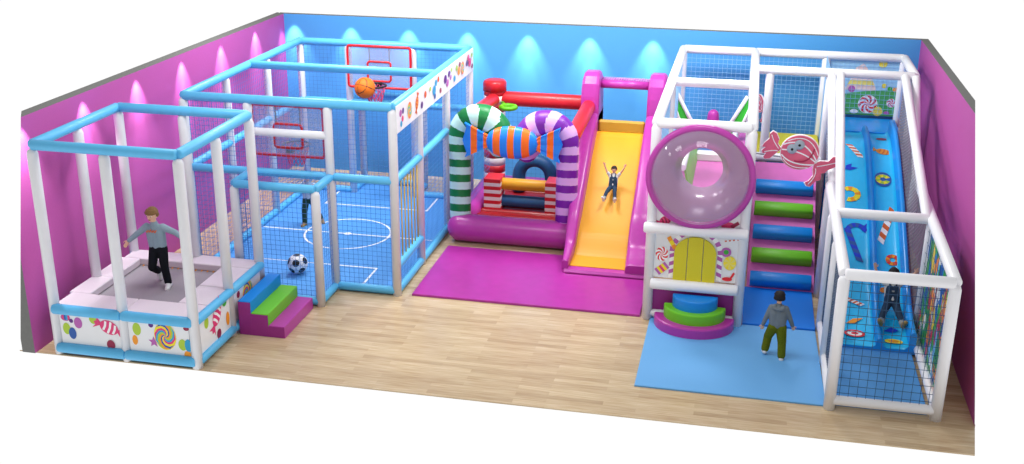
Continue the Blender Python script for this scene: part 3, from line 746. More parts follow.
# decks
mb = MB(); mb.box((PX0+.02, PY0+.05, 1.36), (PX1-.02, PB-.02, 1.44), .01); mb.build('tower_deck', 'pink_soft', tw)
mb = MB(); mb.box((PX1+.03, YF+.05, 1.38), (10.04, PB-.02, 1.46), .01); mb.build('climb_deck', 'yellow_panel', tw)
mb = MB(); mb.box((10.1, 7.32, 1.74), (11.32, PB-.03, 1.82), .01); mb.box((10.1, 7.32, 0.02), (11.32, 7.36, 1.74)); mb.build('slide_deck', 'slide_edge', tw)
# green net sides running down inside the tower
for sg, xt, xb in ((1, 7.50, 7.98), (-1, 8.80, 8.36)):
    b = thing('green_side', None, None, (0, 0, 0)); b.parent = tw; b.location = Vector((xt, 7.6, 1.5))-world_loc(tw)
    p0, p1 = Vector((xt+sg*.04, 7.6, 2.25)), Vector((xb, 7.6, 1.48)); dn = Vector((-sg*.24, 0, -.02))
    mb = MB(); mb.cyl(p0, p1, .035, n=10); mb.cyl(p0+dn*.55, p1+dn, .03, n=10); mb.build('side_frame', FW, b)
    mb = MB(); mb.prism([p0, p1, p1+dn, p0+dn*.55], (0, .012, 0)); mb.build('green_mesh', 'net_green', b)
for sg, x in ((1, 7.93), (-1, 8.56)):
    mb = MB(); mb.prism([(x-.0*sg, 4.3, 1.85), (x, 6.6, 1.85), (x+sg*.09, 6.6, 1.45), (x+sg*.09, 4.3, 1.45)], (-sg*.03, 0, 0)); mb.build('green_barrier', 'foam_green', tw)
    mb = MB(); mb.cyl((x-sg*.04, 4.25, 1.88), (x-sg*.04, 6.65, 1.88), .045, n=12); mb.build('rail', FW, tw)
mb = MB(); mb.box((8.0, 6.2, 1.44), (8.52, 6.4, 1.58), .02); mb.build('foam_block', 'frame_white', tw)
mb = MB(); mb.box((8.0, 6.42, 1.44), (8.52, 6.7, 1.66), .02); mb.build('foam_block', 'foam_blue', tw)
mb = MB(); mb.box((8.0, 6.72, 1.44), (8.52, 7.2, 1.74), .02); mb.build('foam_block', 'pink_soft', tw)
mb = MB(); mb.caps((8.19, 7.8, 1.55), (8.19, 7.8, 1.84), .13, .1, 16); mb.build('foam_bollard', 'magenta', tw)
# bubble window
bw = thing('bubble_window', None, None, (0, 0, 0)); bw.parent = tw; bc_ = Vector((8.20, 2.78, 2.20)); bw.location = bc_-world_loc(tw)
pts = [bc_+Vector((.69*math.cos(a), 0, .69*math.sin(a))) for a in [2*PI*k/56 for k in range(56)]]
mb = MB(); mb.tube(pts, .05, 14, closed=True); mb.build('window_ring', 'magenta', bw)
mb = MB(); rs = []
for i in range(17):
    t = PI/2*i/16; rs.append([bc_+Vector((.67*math.cos(t)*math.cos(2*PI*j/56) if i < 16 else .004*math.cos(2*PI*j/56), -.42*math.sin(t), .67*math.cos(t)*math.sin(2*PI*j/56) if i < 16 else .004*math.sin(2*PI*j/56))) for j in range(56)])
mb.rings(rs, cap=False); mb.build('clear_dome', 'dome', bw)
mb = MB(); rs = []
for r_, dy in ((.67, .02), (.55, .10), (.42, .26), (.30, .48), (.285, .47), (.40, .23), (.53, .07), (.66, -.01)):
    rs.append([bc_+Vector((r_*math.cos(2*PI*j/56), dy, r_*math.sin(2*PI*j/56))) for j in range(56)])
mb.rings(rs, cap=False); mb.build('inner_funnel', 'tint_panel', bw)
# front panels of the tower
mb, pr = panel((7.62, 2.87, .66), (1.18, 0, 0), (0, 0, .70), (0, -1, 0), 'b', tw)
S = ['p_white', 'p_mauve']
for sg, xb in ((-1, .59-.33), (1, .59+.33)):
    for k in range(8):
        pr.bar((xb, .02+k*.06), (xb, .08+k*.06), .07, ['p_mauve' if k % 2 else 'p_white'], 1, sg*.015)
    pr.arc((.59, .40), .335, PI/2+sg*(-.0), PI/2-sg*PI/2*.98, .07, S, 8)
pr.swirl(.12, .36, .09, ['p_white', 'p_red'], 14, 1.3, .11); pr.bar((.06, .08), (.2, .2), .11, ['p_mauve', 'p_yellow', 'p_hotpink', 'p_yellow'], 5); pr.bar((.2, .62), (.3, .45), .06, ['p_orange', 'p_yellow'], 3)
pr.swirl(1.06, .3, .085, ['p_yellow', 'p_lemon'], 12, .4, .1); pr.dot(1.0, .46, .07, 'p_mauve'); pr.dot(1.0, .46, .035, 'p_green'); pr.bar((.97, .62), (1.16, .66), .02, ['p_rust', 'p_white'], 7); pr.dot(1.04, .06, .07, 'p_red', .03); pr.bar((1.08, .06), (1.13, .16), .03, ['p_red'])
mb.build('front_panel', None, tw)
yd = thing('yellow_door', None, None, (0, 0, 0)); yd.parent = tw; yd.location = Vector((8.2, 2.85, .62))-world_loc(tw); 
for x0, x1, h0, h1 in ((7.91, 8.087, .50, .645), (8.097, 8.303, .66, .66), (8.313, 8.49, .645, .50)):
    pts = [(x0, 2.862, .65), (x1, 2.862, .65)]
    top = []
    for k in range(9):
        x = x1+(x0-x1)*k/8; q = abs(x-8.2)/.29; top.append((x, 2.862, .65+.40+.26*math.sqrt(max(0, 1-q*q*.98))))
    mb = MB(); mb.prism(pts+top, (0, -.035, 0)); mb.build('door_slat', 'yellow_panel', yd)
mb = MB().use('print_white'); arc_ = [(8.21+.67*math.sin(t), 2.20-.67*math.cos(t)) for t in [-1.0+2.0*k/24 for k in range(25)]]
mb.prism([(7.62, 2.87, 1.46), (8.80, 2.87, 1.46), (8.80, 2.87, 1.838)]+[(x, 2.87, z) for x, z in arc_[::-1]]+[(7.62, 2.87, 1.838)], (0, .02, 0))
pr = Print(mb, (7.62, 2.87, 1.46), (1, 0, 0), (0, 0, 1), (0, -1, 0))
pr.sweet(.14, .06, .08, .4, 'p_hotpink', 'p_maroon'); pr.dot(1.0, .05, .1, 'p_hotpink', .05); pr.bar((1.04, .03), (1.14, .1), .05, ['p_maroon'])
mb.build('front_panel', None, tw)
mb = MB(); mb.box((PX0+.06, 2.9, .05), (PX1-.06, 2.93, .54)); mb.build('base_panel', 'magenta_deep', tw)

# half-round entry steps
es = thing('round_steps', 'half-round foam steps in magenta, green and blue in front of the yellow tower door', 'steps', (8.24, 2.8, 0))
def half(r, z0, z1, m, ry):
    mb = MB(); n = 30; rs = []
    for rr, z in ((1, z0), (1, z1-.02), (.985, z1-.006), (.96, z1)):
        rs.append([Vector((8.245+r*rr*math.cos(-PI*k/n), 2.77-ry*rr*math.sin(PI*k/n), z)) for k in range(n+1)])
    mb.rings(rs, smooth=False); mb.build('step', m, es)
half(.56, .023, .165, 'magenta', .50); half(.43, .165, .32, 'foam_green', .38); half(.315, .32, .475, 'foam_blue', .28)

# foam climbing ramp with bars
cl = thing('climbing_ramp', 'pink sloping climbing ramp with blue and green foam bars beside the bubble window', 'climbing ramp', (9.45, 5.4, 0))
mb = MB(); mb.prism([(8.96, 4.31, .03), (8.96, 6.66, 1.36), (8.96, 6.66, .03)], (1.0, 0, 0)); mb.build('ramp', 'pink_soft', cl)
sl = Vector((0, 2.35, 1.33)).normalized(); nn = Vector((0, -sl.z, sl.y))
for t, m in ((.045, 'foam_blue'), (.22, 'foam_green'), (.40, 'foam_blue'), (.585, 'foam_green'), (.765, 'foam_blue')):
    c = Vector((0, 4.31+2.35*t, .03+1.33*t)); mb = MB(); prof_ = []
    hw, hh = .105, .10
    for k in range(16):
        a = 2*PI*k/16; ca, sa = math.cos(a), math.sin(a)
        prof_.append(c+sl*(hw*math.copysign(abs(ca)**.55, ca))+nn*(hh*math.copysign(abs(sa)**.55, sa)+hh*.8))
    rs = [[Vector((x, 0, 0))+c+(p-c)*k_ for p in prof_] for x, k_ in ((9.0, .93), (9.012, 1), (9.898, 1), (9.91, .93))]
    mb.rings(rs); mb.build('foam_bar', m, cl)

# wave slide -----------------------------------------------------------
ws = thing('wave_slide', 'two-lane cyan blue wave slide with candy prints, beside the right-hand pink wall', 'slide', (10.7, 4.6, 0))
SB = [(2.42, .10), (2.9, .16), (3.4, .34), (4.2, .74), (5.2, 1.22), (6.2, 1.62), (6.8, 1.78), (7.3, 1.80)]
def sz(y):
    import bisect
    P = SB
    if y <= P[0][0]: return P[0][1]
    if y >= P[-1][0]: return P[-1][1]
    for i in range(len(P)-1):
        if P[i][0] <= y <= P[i+1][0]:
            h = P[i+1][0]-P[i][0]; t = (y-P[i][0])/h
            def sl_(k):
                if k == 0 or k == len(P)-1: return 0.05
                return (P[k+1][1]-P[k-1][1])/(P[k+1][0]-P[k-1][0])
            m0, m1 = sl_(i)*h, sl_(i+1)*h
            return (2*t**3-3*t*t+1)*P[i][1]+(t**3-2*t*t+t)*m0+(-2*t**3+3*t*t)*P[i+1][1]+(t**3-t*t)*m1
LX0, LX1, LM = 10.19, 11.10, 10.73
def cross(y):
    z = sz(y); w = .22; e = .055
    return [Vector(p) for p in ((LX0-.09, y, max(0.02, z-.06)), (LX0-.09, y, z+w), (LX0-.07, y, z+w+.03), (LX0-.03, y, z+w+.03), (LX0-.01, y, z+w), (LX0, y, z+.05), (LX0+.05, y, z),
            (LM-.09, y, z), (LM-.05, y, z+.03), (LM-.035, y, z+.11), (LM, y, z+.135), (LM+.035, y, z+.11), (LM+.05, y, z+.03), (LM+.09, y, z),
            (LX1-.05, y, z), (LX1, y, z+.05), (LX1+.01, y, z+w), (LX1+.03, y, z+w+.03), (LX1+.07, y, z+w+.03), (LX1+.09, y, z+w), (LX1+.09, y, max(.02, z-.06)))]
yy = [2.42+i*.061 for i in range(81)]
mb = MB().use('slide_cyan').use('slide_edge'); rs = [cross(y) for y in yy]; nC = len(rs[0])
mb.rings(rs, smooth=True)
for i in range(len(rs)-1):
    for j in range(nC):
        mb.mi[i*nC+j] = 1 if (j < 5 or j > 14 or 8 <= j <= 11) else 0
def surf(a, b, l):  # a across (m), b along y
    z = sz(b); dz = (sz(b+.02)-sz(b-.02))/.04; n_ = Vector((0, -dz, 1)).normalized(); return Vector((a, b, z))+n_*(l+.004)
pr = Print(mb, (0, 0, 0), (1, 0, 0), (0, 1, 0), (0, 0, 1), f=surf)
CW = ['p_rust', 'p_white']
pr.bar((10.44, 6.66), (10.62, 6.28), .09, CW, 8, .03); pr.dot(10.98, 6.95, .09, 'p_maroon', .06)
pr.sweet(10.97, 6.48, .11, -.35, 'p_orange', 'p_rust'); pr.poly([(10.38, 6.05), (10.47, 6.1), (10.45, 6.02), (10.56, 6.0), (10.44, 5.93), (10.36, 5.95)], 'p_royal')
pr.dot(10.93, 5.76, .13, 'p_navy', .17); pr.arc((10.93, 5.76), .08, .4, 5.9, .07, ['p_yellow', 'p_lime'], 10)
pr.arc((10.42, 5.38), .12, -1.9, 2.2, .09, ['p_yellow', 'p_orange', 'p_yellow'], 9)
pr.bar((11.04, 5.12), (10.84, 4.46), .10, CW, 8, .03)
pr.arc((10.50, 4.62), .13, .15, PI, .08, ['p_royal', 'p_navy'], 8); pr.bar((10.37, 4.66), (10.54, 4.08), .09, ['p_royal', 'p_navy'], 8, .03); pr.poly([(10.56, 4.68), (10.66, 4.8), (10.63, 4.6)], 'p_royal')
pr.arc((11.0, 4.15), .07, 0, 2*PI, .06, ['p_rust', 'p_red', 'p_orange'], 12)
pr.sweet(10.86, 3.62, .06, .2, 'p_orange', 'p_rust'); pr.bar((10.34, 3.42), (10.56, 3.32), .06, CW, 8, .02); pr.poly([(10.32, 2.94), (10.42, 3.05), (10.56, 3.08), (10.44, 2.96)], 'p_orange')
pr.dot(10.43, 2.72, .14, 'p_red', .09); pr.dot(10.43, 2.72, .10, 'p_white', .06); pr.dot(10.43, 2.72, .05, 'p_red', .03)
pr.dot(10.93, 2.6, .12, 'p_yellow', .06); pr.dot(10.93, 2.6, .07, 'p_orange', .035); pr.poly([(10.82, 2.84), (10.92, 2.94), (11.02, 2.88), (10.93, 2.82)], 'p_royal')
mb.build('slide_body', None, ws)
# landing mat in the box
mat('floor_mat', [(10.08, .82), (11.15, .82), (11.15, 3.3), (10.08, 3.3)], .05, 'court_blue', 'blue landing mat inside the netted box at the bottom of the wave slide')

# smiling wrapped-candy sign
sg_ = thing('candy_sign', 'pink smiling wrapped-candy cut-out sign hanging in front of the climbing ramp', 'sign', (9.57, 4.45, 2.15))
Y = 4.45; OX, OZ = 9.555, 2.135; sc = .578/40
def SP(px, py): return (OX+(px-797)*sc, OZ-(py-158)*sc*1.02)
def flat(pts, m, name, y0, th, parent=sg_):
    mb = MB(); mb.prism([(x, y0, z) for x, z in pts], (0, -th, 0)); return mb.build(name, m, parent)
body = [SP(797+19.5*math.cos(a), 154.5+18*math.sin(a)) for a in [2*PI*k/40 for k in range(40)]]
L1 = [SP(*p) for p in ((779, 152), (775, 147), (776, 142), (773, 136), (769, 134), (766, 137), (766, 142), (761, 147), (759, 151), (763, 151), (759, 155), (760, 158), (764, 157), (761, 162), (763, 164), (768, 163), (773, 158))]
R1 = [SP(*p) for p in ((812, 165), (818, 162), (826, 162), (830, 157), (834, 156), (835, 160), (840, 162), (838, 165), (832, 168), (826, 171), (824, 174), (820, 175), (820, 182), (815, 184), (810, 190), (806, 189), (804, 186), (808, 184), (812, 178), (811, 171))]
for i, P_ in enumerate((L1, R1)):
    flat(P_, 'p_white', 'wrapper_edge', Y+.004, .03); c = Vector((sum(p[0] for p in P_)/len(P_), sum(p[1] for p in P_)/len(P_)))
    flat([(c.x+(p[0]-c.x)*.95, c.y+(p[1]-c.y)*.95) for p in P_], 'sign_pink', 'candy_wrapper', Y-.02, .02)
c0 = SP(797, 154.5)
flat(body, 'p_white', 'candy_edge', Y, .04)
mb = MB().use('sign_pink'); mb.prism([(c0[0]+(x-c0[0])*.96, Y-.035, c0[1]+(z-c0[1])*.96) for x, z in body], (0, -.02, 0))
pr = Print(mb, (0, Y-.055, 0), (1, 0, 0), (0, 0, 1), (0, -1, 0))
def curve(pts, w, m, n=10):
    a, b, c = [Vector(SP(*p)) for p in pts]; Q = [(a*(1-t)**2+b*2*t*(1-t)+c*t*t) for t in [k/n for k in range(n+1)]]
    for k in range(n): pr.bar(Q[k], Q[k+1], w, [m])
curve(((780, 147), (800, 137), (814, 162)), .02, 'p_white'); curve(((779, 152), (800, 152), (814, 164)), .02, 'p_white'); curve(((779, 157), (788, 168), (811, 166)), .02, 'p_white'); curve(((784, 143), (806, 132), (815, 156)), .014, 'p_white'); curve(((781, 161), (788, 172), (806, 169)), .012, 'p_white')
curve(((792, 163), (808, 166), (811, 149)), .022, 'sign_dark')
mb.build('candy_face', None, sg_)
for px, py, pr_ in ((789, 151, 1), (796, 146.5, 1)):
    e = thing('eye', None, None, (0, 0, 0)); e.parent = sg_; p = SP(px, py); e.location = Vector((p[0], Y-.06, p[1]))-world_loc(sg_)
    mb = MB(); mb.ell((p[0], Y-.058, p[1]), .075, .03, .075); mb.build('eyeball', 'sign_grey', e)
    mb = MB(); mb.ell((p[0], Y-.086, p[1]), .02, .012, .02); mb.build('pupil', 'black', e)
for pts, w in ((((776, 152), (770, 145), (768, 138)), .014), (((775, 154), (768, 154), (762, 156)), .014), (((815, 168), (824, 166), (836, 162)), .014), (((814, 170), (816, 178), (808, 187)), .014)):
    mb = MB(); a, b, c = [Vector(SP(*p)) for p in pts]; Q = [(a*(1-t)**2+b*2*t*(1-t)+c*t*t) for t in [k/8 for k in range(9)]]
    mb.tube([(q.x, Y-.042, q.y) for q in Q], .007, 6); mb.build('wrapper_fold', 'p_white', sg_)

mb = MB(); mb.cyl((8.86, Y+.03, 2.12), (10.06, Y+.25, 1.96), .012, n=8); mb.build('bracket', 'net_grey', sg_)
# a second, smaller sign inside the tower, seen edge-on past the post
def copy_tree(o, parent=None):
    c = o.copy(); COL.objects.link(c)
    if parent: c.parent = parent
    for ch in [k for k in bpy.data.objects if k.parent == o]: copy_tree(ch, c)
    return c
s2 = copy_tree(sg_); s2.location = (8.99, 7.9, 2.05); s2.scale = (.62, .62, .62); s2.rotation_euler = (0, 0, math.radians(-62)); s2['label'] = 'smaller pink candy face sign half hidden behind the white tower post'
for k in [k for k in bpy.data.objects if k.parent == s2 and k.name.startswith('bracket')]: bpy.data.objects.remove(k)

# ------------------------------------------------------------------ people
def remesh(mb, name, mat_, parent, voxel, smooth_it=3, fac=.5):
    me = bpy.data.meshes.new('tmp'); me.from_pydata([Vector(v) for v in mb.v], [], mb.f); me.update()
    ob = bpy.data.objects.new('tmp', me); COL.objects.link(ob)
    r = ob.modifiers.new('r', 'REMESH'); r.mode = 'VOXEL'; r.voxel_size = voxel
    s = ob.modifiers.new('s', 'SMOOTH'); s.iterations = smooth_it; s.factor = fac
    dg = bpy.context.evaluated_depsgraph_get(); dg.update()
    out = bpy.data.meshes.new_from_object(ob.evaluated_get(dg)); bpy.data.objects.remove(ob); bpy.data.meshes.remove(me)
    out.materials.clear(); out.materials.append(M[mat_]); base = world_loc(parent)
    out.transform(Matrix.Translation(-base))
    out.polygons.foreach_set('use_smooth', [True]*len(out.polygons)); out.name = name
    o = bpy.data.objects.new(name, out); COL.objects.link(o); o.parent = parent
    return o

def U(*v): return Vector(v).normalized()
def person(label, H, pelvis, spine, sh, fwd, head_up, head_fwd, arms, legs, wear, base):
    """sh: unit vector from the person's right to left shoulder; arms/legs: [right, left] lists of segment directions"""
    R_ = thing('person', label, 'person', base); P = Vector(pelvis); spine, sh, fwd = U(*spine), U(*sh), U(*fwd)
    hu, hf = U(*head_up), U(*head_fwd); hs = hf.cross(hu).normalized(); hf = hu.cross(hs).normalized()
    body = MB(); top = MB(); bot = MB(); shoes = []
    chest = P+spine*.19*H; neck0 = P+spine*.295*H; neck1 = neck0+hu*.05*H; hc = neck0+hu*.125*H+hf*.008*H
    tw_ = .085*H
    # head
    rot = Matrix((hs, hf, hu)).transposed()
    hr = .072*H
    body.ell(hc+hu*.006*H, hr*.86, hr*1.0, hr*1.02, rot, 24, 16); body.ell(hc-hu*.045*H+hf*.018*H, hr*.58, hr*.62, hr*.55, rot)
    body.caps(hc+hf*.066*H-hu*.002*H, hc+hf*.082*H-hu*.016*H, .007*H, .011*H)
    for s_ in (-1, 1): body.ell(hc+hs*s_*hr*.88-hu*.01*H, .008*H, .014*H, .02*H, rot)
    body.caps(neck0-spine*.02*H, neck1+hu*.01*H, .032*H, .030*H)
    # torso
    def torso(mb, k, low=0):
        for s_ in (-1, 1):
            mb.caps(P+sh*s_*.042*H+spine*low, chest+sh*s_*.045*H, .055*H*k, .058*H*k); mb.caps(chest+sh*s_*.045*H, neck0-spine*.045*H+sh*s_*.075*H, .055*H*k, .040*H*k)
        mb.caps(P+spine*low, neck0-spine*.03*H, .062*H*k, .05*H*k)
    torso(body, .95); torso(top, wear.get('bulk', 1.16), .03*H)
    top.caps(neck0-spine*.03*H, neck0+hu*.012*H, .05*H, .042*H)
    for i, (up_, fo_, ha_) in enumerate(arms):
        s_ = -1 if i == 0 else 1
        S_ = neck0-spine*.035*H+sh*s_*.095*H; up_, fo_, ha_ = U(*up_), U(*fo_), U(*ha_)
        E_ = S_+up_*.155*H; W_ = E_+fo_*.135*H
        body.caps(S_, E_, .030*H, .024*H); body.caps(E_, W_, .024*H, .017*H)
        if wear.get('sleeve', 'long') == 'long': top.caps(S_, E_, .044*H, .034*H); top.caps(E_, W_-fo_*.01*H, .034*H, .027*H)
        else: top.caps(S_, S_+up_*.085*H, .044*H, .040*H)
        # palm, four fingers of unequal length, thumb from the side
        pl = W_+ha_*.045*H; wide = ha_.cross(fwd if abs(ha_.dot(fwd)) < .8 else spine).normalized()
        nrm = wide.cross(ha_).normalized()
        for q in (-1, -.33, .33, 1): body.caps(W_+wide*q*.007*H, pl+wide*q*.014*H, .011*H, .0095*H, 10)
        for q, ln in ((-1, .034), (-.33, .042), (.33, .040), (1, .030)):
            a = pl+wide*q*.0155*H; b = a+(ha_+wide*q*.14).normalized()*ln*.55*H; c = b+(ha_+nrm*.45).normalized()*ln*.5*H
            body.caps(a, b, .0068*H, .006*H, 8); body.caps(b, c, .006*H, .005*H, 8)
        a = W_+ha_*.012*H-wide*.012*H*s_; b = a+(ha_*.6-wide*s_).normalized()*.028*H; body.caps(a, b, .0085*H, .007*H, 8); body.caps(b, b+(ha_-wide*s_*.2).normalized()*.022*H, .007*H, .0055*H, 8)
    lw_ = wear.get('leg', 1.0)
    for i, (th_, sn_, ft_) in enumerate(legs):
        s_ = -1 if i == 0 else 1; th_, sn_, ft_ = U(*th_), U(*sn_), U(*ft_)
        Hp = P+sh*s_*.048*H-spine*.01*H; K_ = Hp+th_*.225*H; A_ = K_+sn_*.215*H; T_ = A_-(-sn_)*0+ft_*.085*H+sn_*.018*H; heel = A_+sn_*.020*H-ft_*.022*H
        body.caps(Hp, K_, .048*H, .034*H); body.caps(K_, A_, .034*H, .022*H); body.caps(heel, T_, .022*H, .020*H)
        bot.caps(Hp, K_, .062*H*lw_, .048*H*lw_); bot.caps(K_, A_-sn_*.03*H, .047*H*lw_, .044*H*lw_)
        sb = MB(); sb.caps(heel, A_+ft_*.03*H, .033*H, .034*H); sb.caps(A_+ft_*.03*H+sn_*.010*H, T_+ft_*.012*H, .033*H, .029*H); sb.caps(A_-sn_*.012*H, heel, .03*H, .028*H); shoes.append(sb)
        if wear.get('cuffs'):
            cb = MB(); cb.caps(A_-sn_*.045*H, A_-sn_*.02*H, .049*H, .049*H); shoes.append(('cuff', cb))
    bot.caps(P+sh*-.035*H+spine*.01*H, P+sh*.035*H+spine*.01*H, .070*H, .070*H)
    if wear.get('bib'):
        for s_ in (-1, 1): bot.caps(P+sh*s_*.04*H+spine*.02*H, P+sh*s_*.036*H+spine*.185*H+fwd*.026*H, .070*H, .062*H)
    v = max(.0042, .0046*H)
    remesh(body, 'body', 'skin', R_, v, 2)
    remesh(top, 'shirt', wear['top'], R_, .0075, 4); remesh(bot, 'trousers', wear['bottom'], R_, .0075, 3)
    for sb in shoes:
        if isinstance(sb, tuple): remesh(sb[1], 'cuff', 'cuff', R_, .006, 2)
        else: remesh(sb, 'shoe', wear['shoe'], R_, .005, 2)
    if wear.get('bib'):
        for s_ in (-1, 1):
            mb = MB(); pts = []
            for k in range(9):
                t = k/8*PI; pts.append(neck0-spine*.06*H+sh*s_*.045*H+fwd*(.082*H*math.cos(t))+spine*(.085*H*math.sin(t)))
            mb.tube(pts, .012*H, 8); mb.build('strap', wear['bottom'], R_)
        mb = MB(); c = P+spine*.15*H+fwd*.095*H; a = sh*.018*H; b = spine*.012*H; mb.prism([c-a-b, c+a-b, c+a+b, c-a+b], fwd*.006*H); mb.build('bib_badge', 'cuff', R_)
    # hair: a shell on crown and back, fringe at the front
    hb = MB(); hb.ell(hc+hu*.016*H-hf*.008*H, hr*.95, hr*1.05, hr*1.03, rot, 24, 16)
    for k in range(9):
        a = -1.25+2.5*k/8; d = hs*math.sin(a)+hf*math.cos(a)
        hb.caps(hc+hu*.055*H+d*.045*H, hc+hu*(.026+.004*(k % 2))*H+d*hr*.97, .018*H, .012*H)
    for k in range(7):
        a = PI-1.5+3.0*k/6; d = hs*math.sin(a)+hf*math.cos(a)
        hb.caps(hc+hu*.03*H+d*.05*H, hc-hu*(.026 if wear.get('hair_long') else .01)*H+d*hr*.86, .022*H, .018*H)
    # trim the hair so that the face stays free
    h = remesh(hb, 'hair', wear['hair'], R_, .0055, 2)
    import bmesh
    bm = bmesh.new(); bm.from_mesh(h.data); base_ = world_loc(R_)
    dl = [v_ for v_ in bm.verts if ((v_.co+base_-hc).dot(hf) > hr*.30 and (v_.co+base_-hc).dot(hu) < hr*.22)]
    bmesh.ops.delete(bm, geom=dl, context='VERTS'); bm.to_mesh(h.data); bm.free()
    for s_ in (-1, 1):
        e = MB(); c = hc+hf*hr*.90+hs*s_*.026*H+hu*.002*H; e.use('p_white').ell(c, .0095*H, .005*H, .0052*H, rot, 10, 8); e.use('black').ell(c+hf*.003*H, .0055*H, .0045*H, .005*H, rot, 10, 8); e.build('eye', None, R_)
    mb = MB(); c = hc-hu*.041*H+hf*hr*.97; mb.ell(c, .017*H, .006*H, .005*H, rot, 12, 8); mb.build('mouth', 'lip', R_)
    if wear.get('hood'):
        mb = MB(); c = neck0-fwd*.045*H-spine*.012*H
        pts = [c+sh*(.065*H*math.sin(t))+spine*(-.05*H*(.5+.5*math.cos(t))+.03*H)-fwd*(.018*H*math.cos(t)) for t in [PI*(-1+2*k/16)*.8 for k in range(17)]]
        mb.tube(pts, .026*H, 10); mb.ell(c-spine*.03*H-fwd*.005*H, .05*H, .025*H, .04*H, Matrix((sh, fwd, spine)).transposed()); remesh(mb, 'hood', wear['top'], R_, .006, 3)
    if wear.get('print'):
        mb = MB(); c = P+spine*.225*H+fwd*.0745*H
        for k in range(8):
            a = c+sh*(-.06+.0155*k)*H; mb.caps(a+spine*.004*H*(k % 2), a+sh*.011*H+spine*(.014 if k % 3 else .022)*H*(1 if k % 2 else -.5), .006*H, .006*H, 8)
        mb.build('chest_print', 'p_rust', R_)
    return R_

# boy on the trampoline, one leg lifted behind him, arms out, looking down
person('brown-haired child in grey sweater and black trousers balancing on one leg on the trampoline', 1.20,
       (.96, 1.10, 1.175), (-.05, -.03, 1), (1, .1, 0), (-.1, -1, 0), (0, -.12, 1), (-.05, -1, -.12),
       [((-.78, -.1, -.62), (-.75, -.25, -.62), (-.5, -.3, -.8)), ((.92, .1, -.38), (.85, -.1, -.52), (.9, -.2, -.4))],
       [((-.12, -.22, -1), (-.12, .85, -.55), (-.1, .2, -1)), ((.05, -.06, -1), (.08, .10, -1), (.25, -1, -.1))],
       dict(top='sweater', bottom='pants_black', shoe='shoe_white', hair='hair_brown', leg=1.0, print=1, hair_long=0), (.99, 1.1, .6))
# child in the ball court kicking towards the back
person('child in pale shirt and dark green trousers running on the blue court', 1.0,
       (1.40, 5.46, .51), (0, -.04, 1), (1, .2, 0), (.2, -1, 0), (0, -.05, 1), (.15, -1, -.15),
       [((-.6, -.3, -.6), (-.1, -.5, .8), (.1, -.2, 1)), ((.5, -.3, -.6), (-.1, -.6, .6), (-.2, -.2, 1))],
       [((-.12, -.18, -1), (-.03, .0, -1), (-.1, -1, -.05)), ((.32, .10, -1), (.18, .55, -.85), (.5, -.6, -.5))],
       dict(top='shirt_pale', bottom='pants_green', shoe='shoe_tan', hair='hair_brown', leg=1.05), (1.4, 5.45, .03))
# child seen from behind on the pale blue mat
person('dark-haired child seen from behind in grey hoodie and olive trousers on the pale blue mat', .97,
       (9.36, 1.97, .478), (-.02, .06, 1), (-1, .05, 0), (.05, 1, 0), (0, .04, 1), (.02, 1, -.1),
       [((.45, .0, -.95), (.35, .25, -.95), (.3, .35, -.9)), ((-.38, .0, -1), (-.3, .1, -1), (-.1, .2, -1))],
       [((.14, -.05, -1), (.04, -.16, -1), (.1, 1, -.05)), ((-.30, .50, -1), (-.14, -.12, -1), (-.1, 1, -.4))],
       dict(top='hoodie', bottom='pants_olive', shoe='shoe_white', hair='hair_black', leg=1.25, hood=1, hair_long=1, bulk=1.32), (9.36, 2.02, .022))
# child on the yellow slide
person('small dark-haired child in blue dungarees sliding down the yellow slide with both arms raised', .70,
       (6.67, 5.88, .99), (0, .42, .9), (1, 0, 0), (0, -.9, .42), (0, .2, 1), (0, -1, .05),
       [((-.55, -.1, .85), (-.35, -.1, .95), (-.3, -.1, 1)), ((.6, -.1, .8), (.5, -.1, .9), (.4, -.1, 1))],
       [((-.30, -.85, -.28), (-.20, -.75, -.6), (-.25, -.55, .75)), ((.12, -.88, -.3), (.10, -.75, -.62), (.15, -.55, .75))],
       dict(top='shirt_white', bottom='denim', shoe='shoe_white', hair='hair_black', sleeve='short', bib=1, cuffs=1, leg=.95), (6.70, 5.6, .8))
# child near the bottom of the wave slide
person('child in dark dungarees with arms raised near the bottom of the blue wave slide', .98,
       (10.93, 3.22, .44), (-.02, .45, .9), (1, .05, 0), (0, -.9, .45), (.02, .2, 1), (0, -1, .1),
       [((-.72, .0, .62), (-.35, .0, .95), (-.2, -.1, 1)), ((.66, -.15, .74), (.6, -.25, .78), (.5, -.1, .85))],
       [((-.30, -.85, -.25), (-.22, -.8, -.38), (-.25, -.55, .75)), ((.14, -.88, -.26), (.2, -.8, -.36), (.15, -.55, .75))],
       dict(top='shirt_white', bottom='denim', shoe='shoe_tan', hair='hair_black', sleeve='short', bib=1, cuffs=1, leg=1.0), (10.93, 3.1, .3))

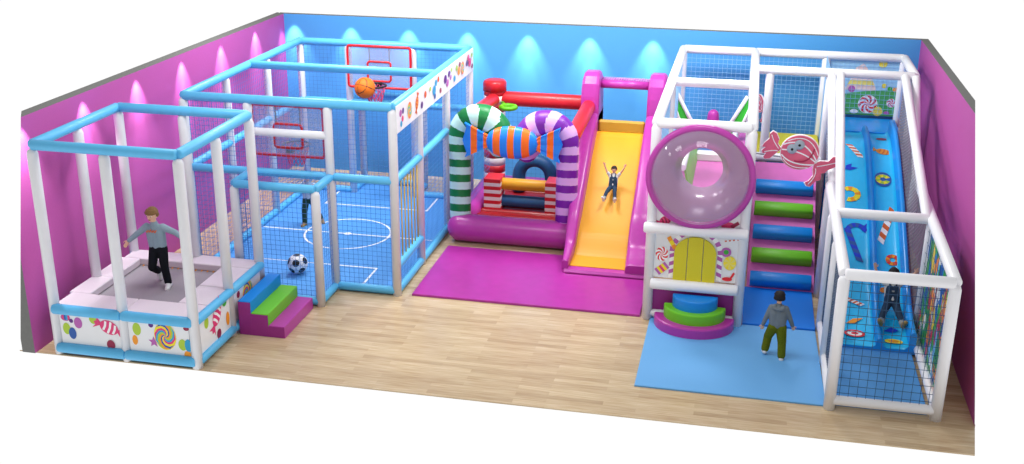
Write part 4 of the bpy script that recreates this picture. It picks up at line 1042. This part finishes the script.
# ------------------------------------------------------------------ light
w = bpy.data.worlds.new('World'); SC.world = w; w.use_nodes = True
nt = w.node_tree; bg = nt.nodes['Background']
tcw = nt.nodes.new('ShaderNodeTexCoord'); sx = nt.nodes.new('ShaderNodeSeparateXYZ'); mrw = nt.nodes.new('ShaderNodeMapRange')
nt.links.new(tcw.outputs['Generated'], sx.inputs[0]); nt.links.new(sx.outputs['Z'], mrw.inputs['Value'])
mrw.inputs['From Min'].default_value = -.10; mrw.inputs['From Max'].default_value = .25; mrw.inputs['To Min'].default_value = 1.02; mrw.inputs['To Max'].default_value = .5
nt.links.new(mrw.outputs['Result'], bg.inputs['Strength']); bg.inputs[0].default_value = (1, 1, 1, 1)
def area(loc, rot, sx, sy, power, col=(1, 1, 1)):  # area lights added overhead to brighten the room
    l = bpy.data.lights.new('overhead_fill', 'AREA'); l.shape = 'RECTANGLE'; l.size = sx; l.size_y = sy; l.energy = power; l.color = col
    o = bpy.data.objects.new('overhead_fill', l); COL.objects.link(o); o.location = loc; o.rotation_euler = rot; o.visible_camera = True
    return o
for x in (1.7, 4.9, 8.1):
    for y, pw_ in ((1.2, 62), (5.8, 190)): area((x, y, 5.6), (0, 0, 0), 1.2, 1.2, pw_)
def wash(x, y, tx, ty, power):
    # tx, ty lean the lamp towards the wall
    for ang, pw in ((58, 1.0), (27, .8)):
        l = bpy.data.lights.new('wall_washer', 'SPOT'); l.energy = power*pw; l.spot_size = math.radians(ang); l.spot_blend = .8; l.shadow_soft_size = .02
        o = bpy.data.objects.new('wall_washer', l); COL.objects.link(o); o.location = (x, y, 3.24); o.rotation_euler = (ty, tx, 0)
for y in (.25, 1.68, 3.12, 4.56, 6.0, 7.44): wash(WX0+.15, y, .10, 0, 135)
for k in range(7): wash(-.10+1.18*k, WY-.20, 0, .08, 135)

# ------------------------------------------------------------------ camera
cam = bpy.data.cameras.new('camera'); co = bpy.data.objects.new('camera', cam); COL.objects.link(co); SC.camera = co
f, cx, cy = 1117.151, 498.469, 232.117
cam.sensor_width = 36; cam.sensor_fit = 'HORIZONTAL'; cam.lens = f/1024*36; cam.shift_x = (512-cx)/1024; cam.shift_y = (cy-232)/1024; cam.clip_end = 200
pi_, ya, ro = -.3511533, -.2186582, .0039953
F = Vector((math.sin(ya)*math.cos(pi_), math.cos(ya)*math.cos(pi_), math.sin(pi_))); Rr = Vector((math.cos(ya), -math.sin(ya), 0)); Up = Rr.cross(F)
c_, s_ = math.cos(ro), math.sin(ro); R2 = Rr*c_+Up*s_; U2 = -Rr*s_+Up*c_
co.matrix_world = Matrix.Translation((8.67199, -11.94641, 6.70392)) @ Matrix((R2, U2, -F)).transposed().to_4x4()
SC.view_settings.view_transform = 'Standard'; SC.view_settings.look = 'None'; SC.view_settings.gamma = 1; SC.view_settings.use_curve_mapping = False
SC.view_settings.exposure = 0.0
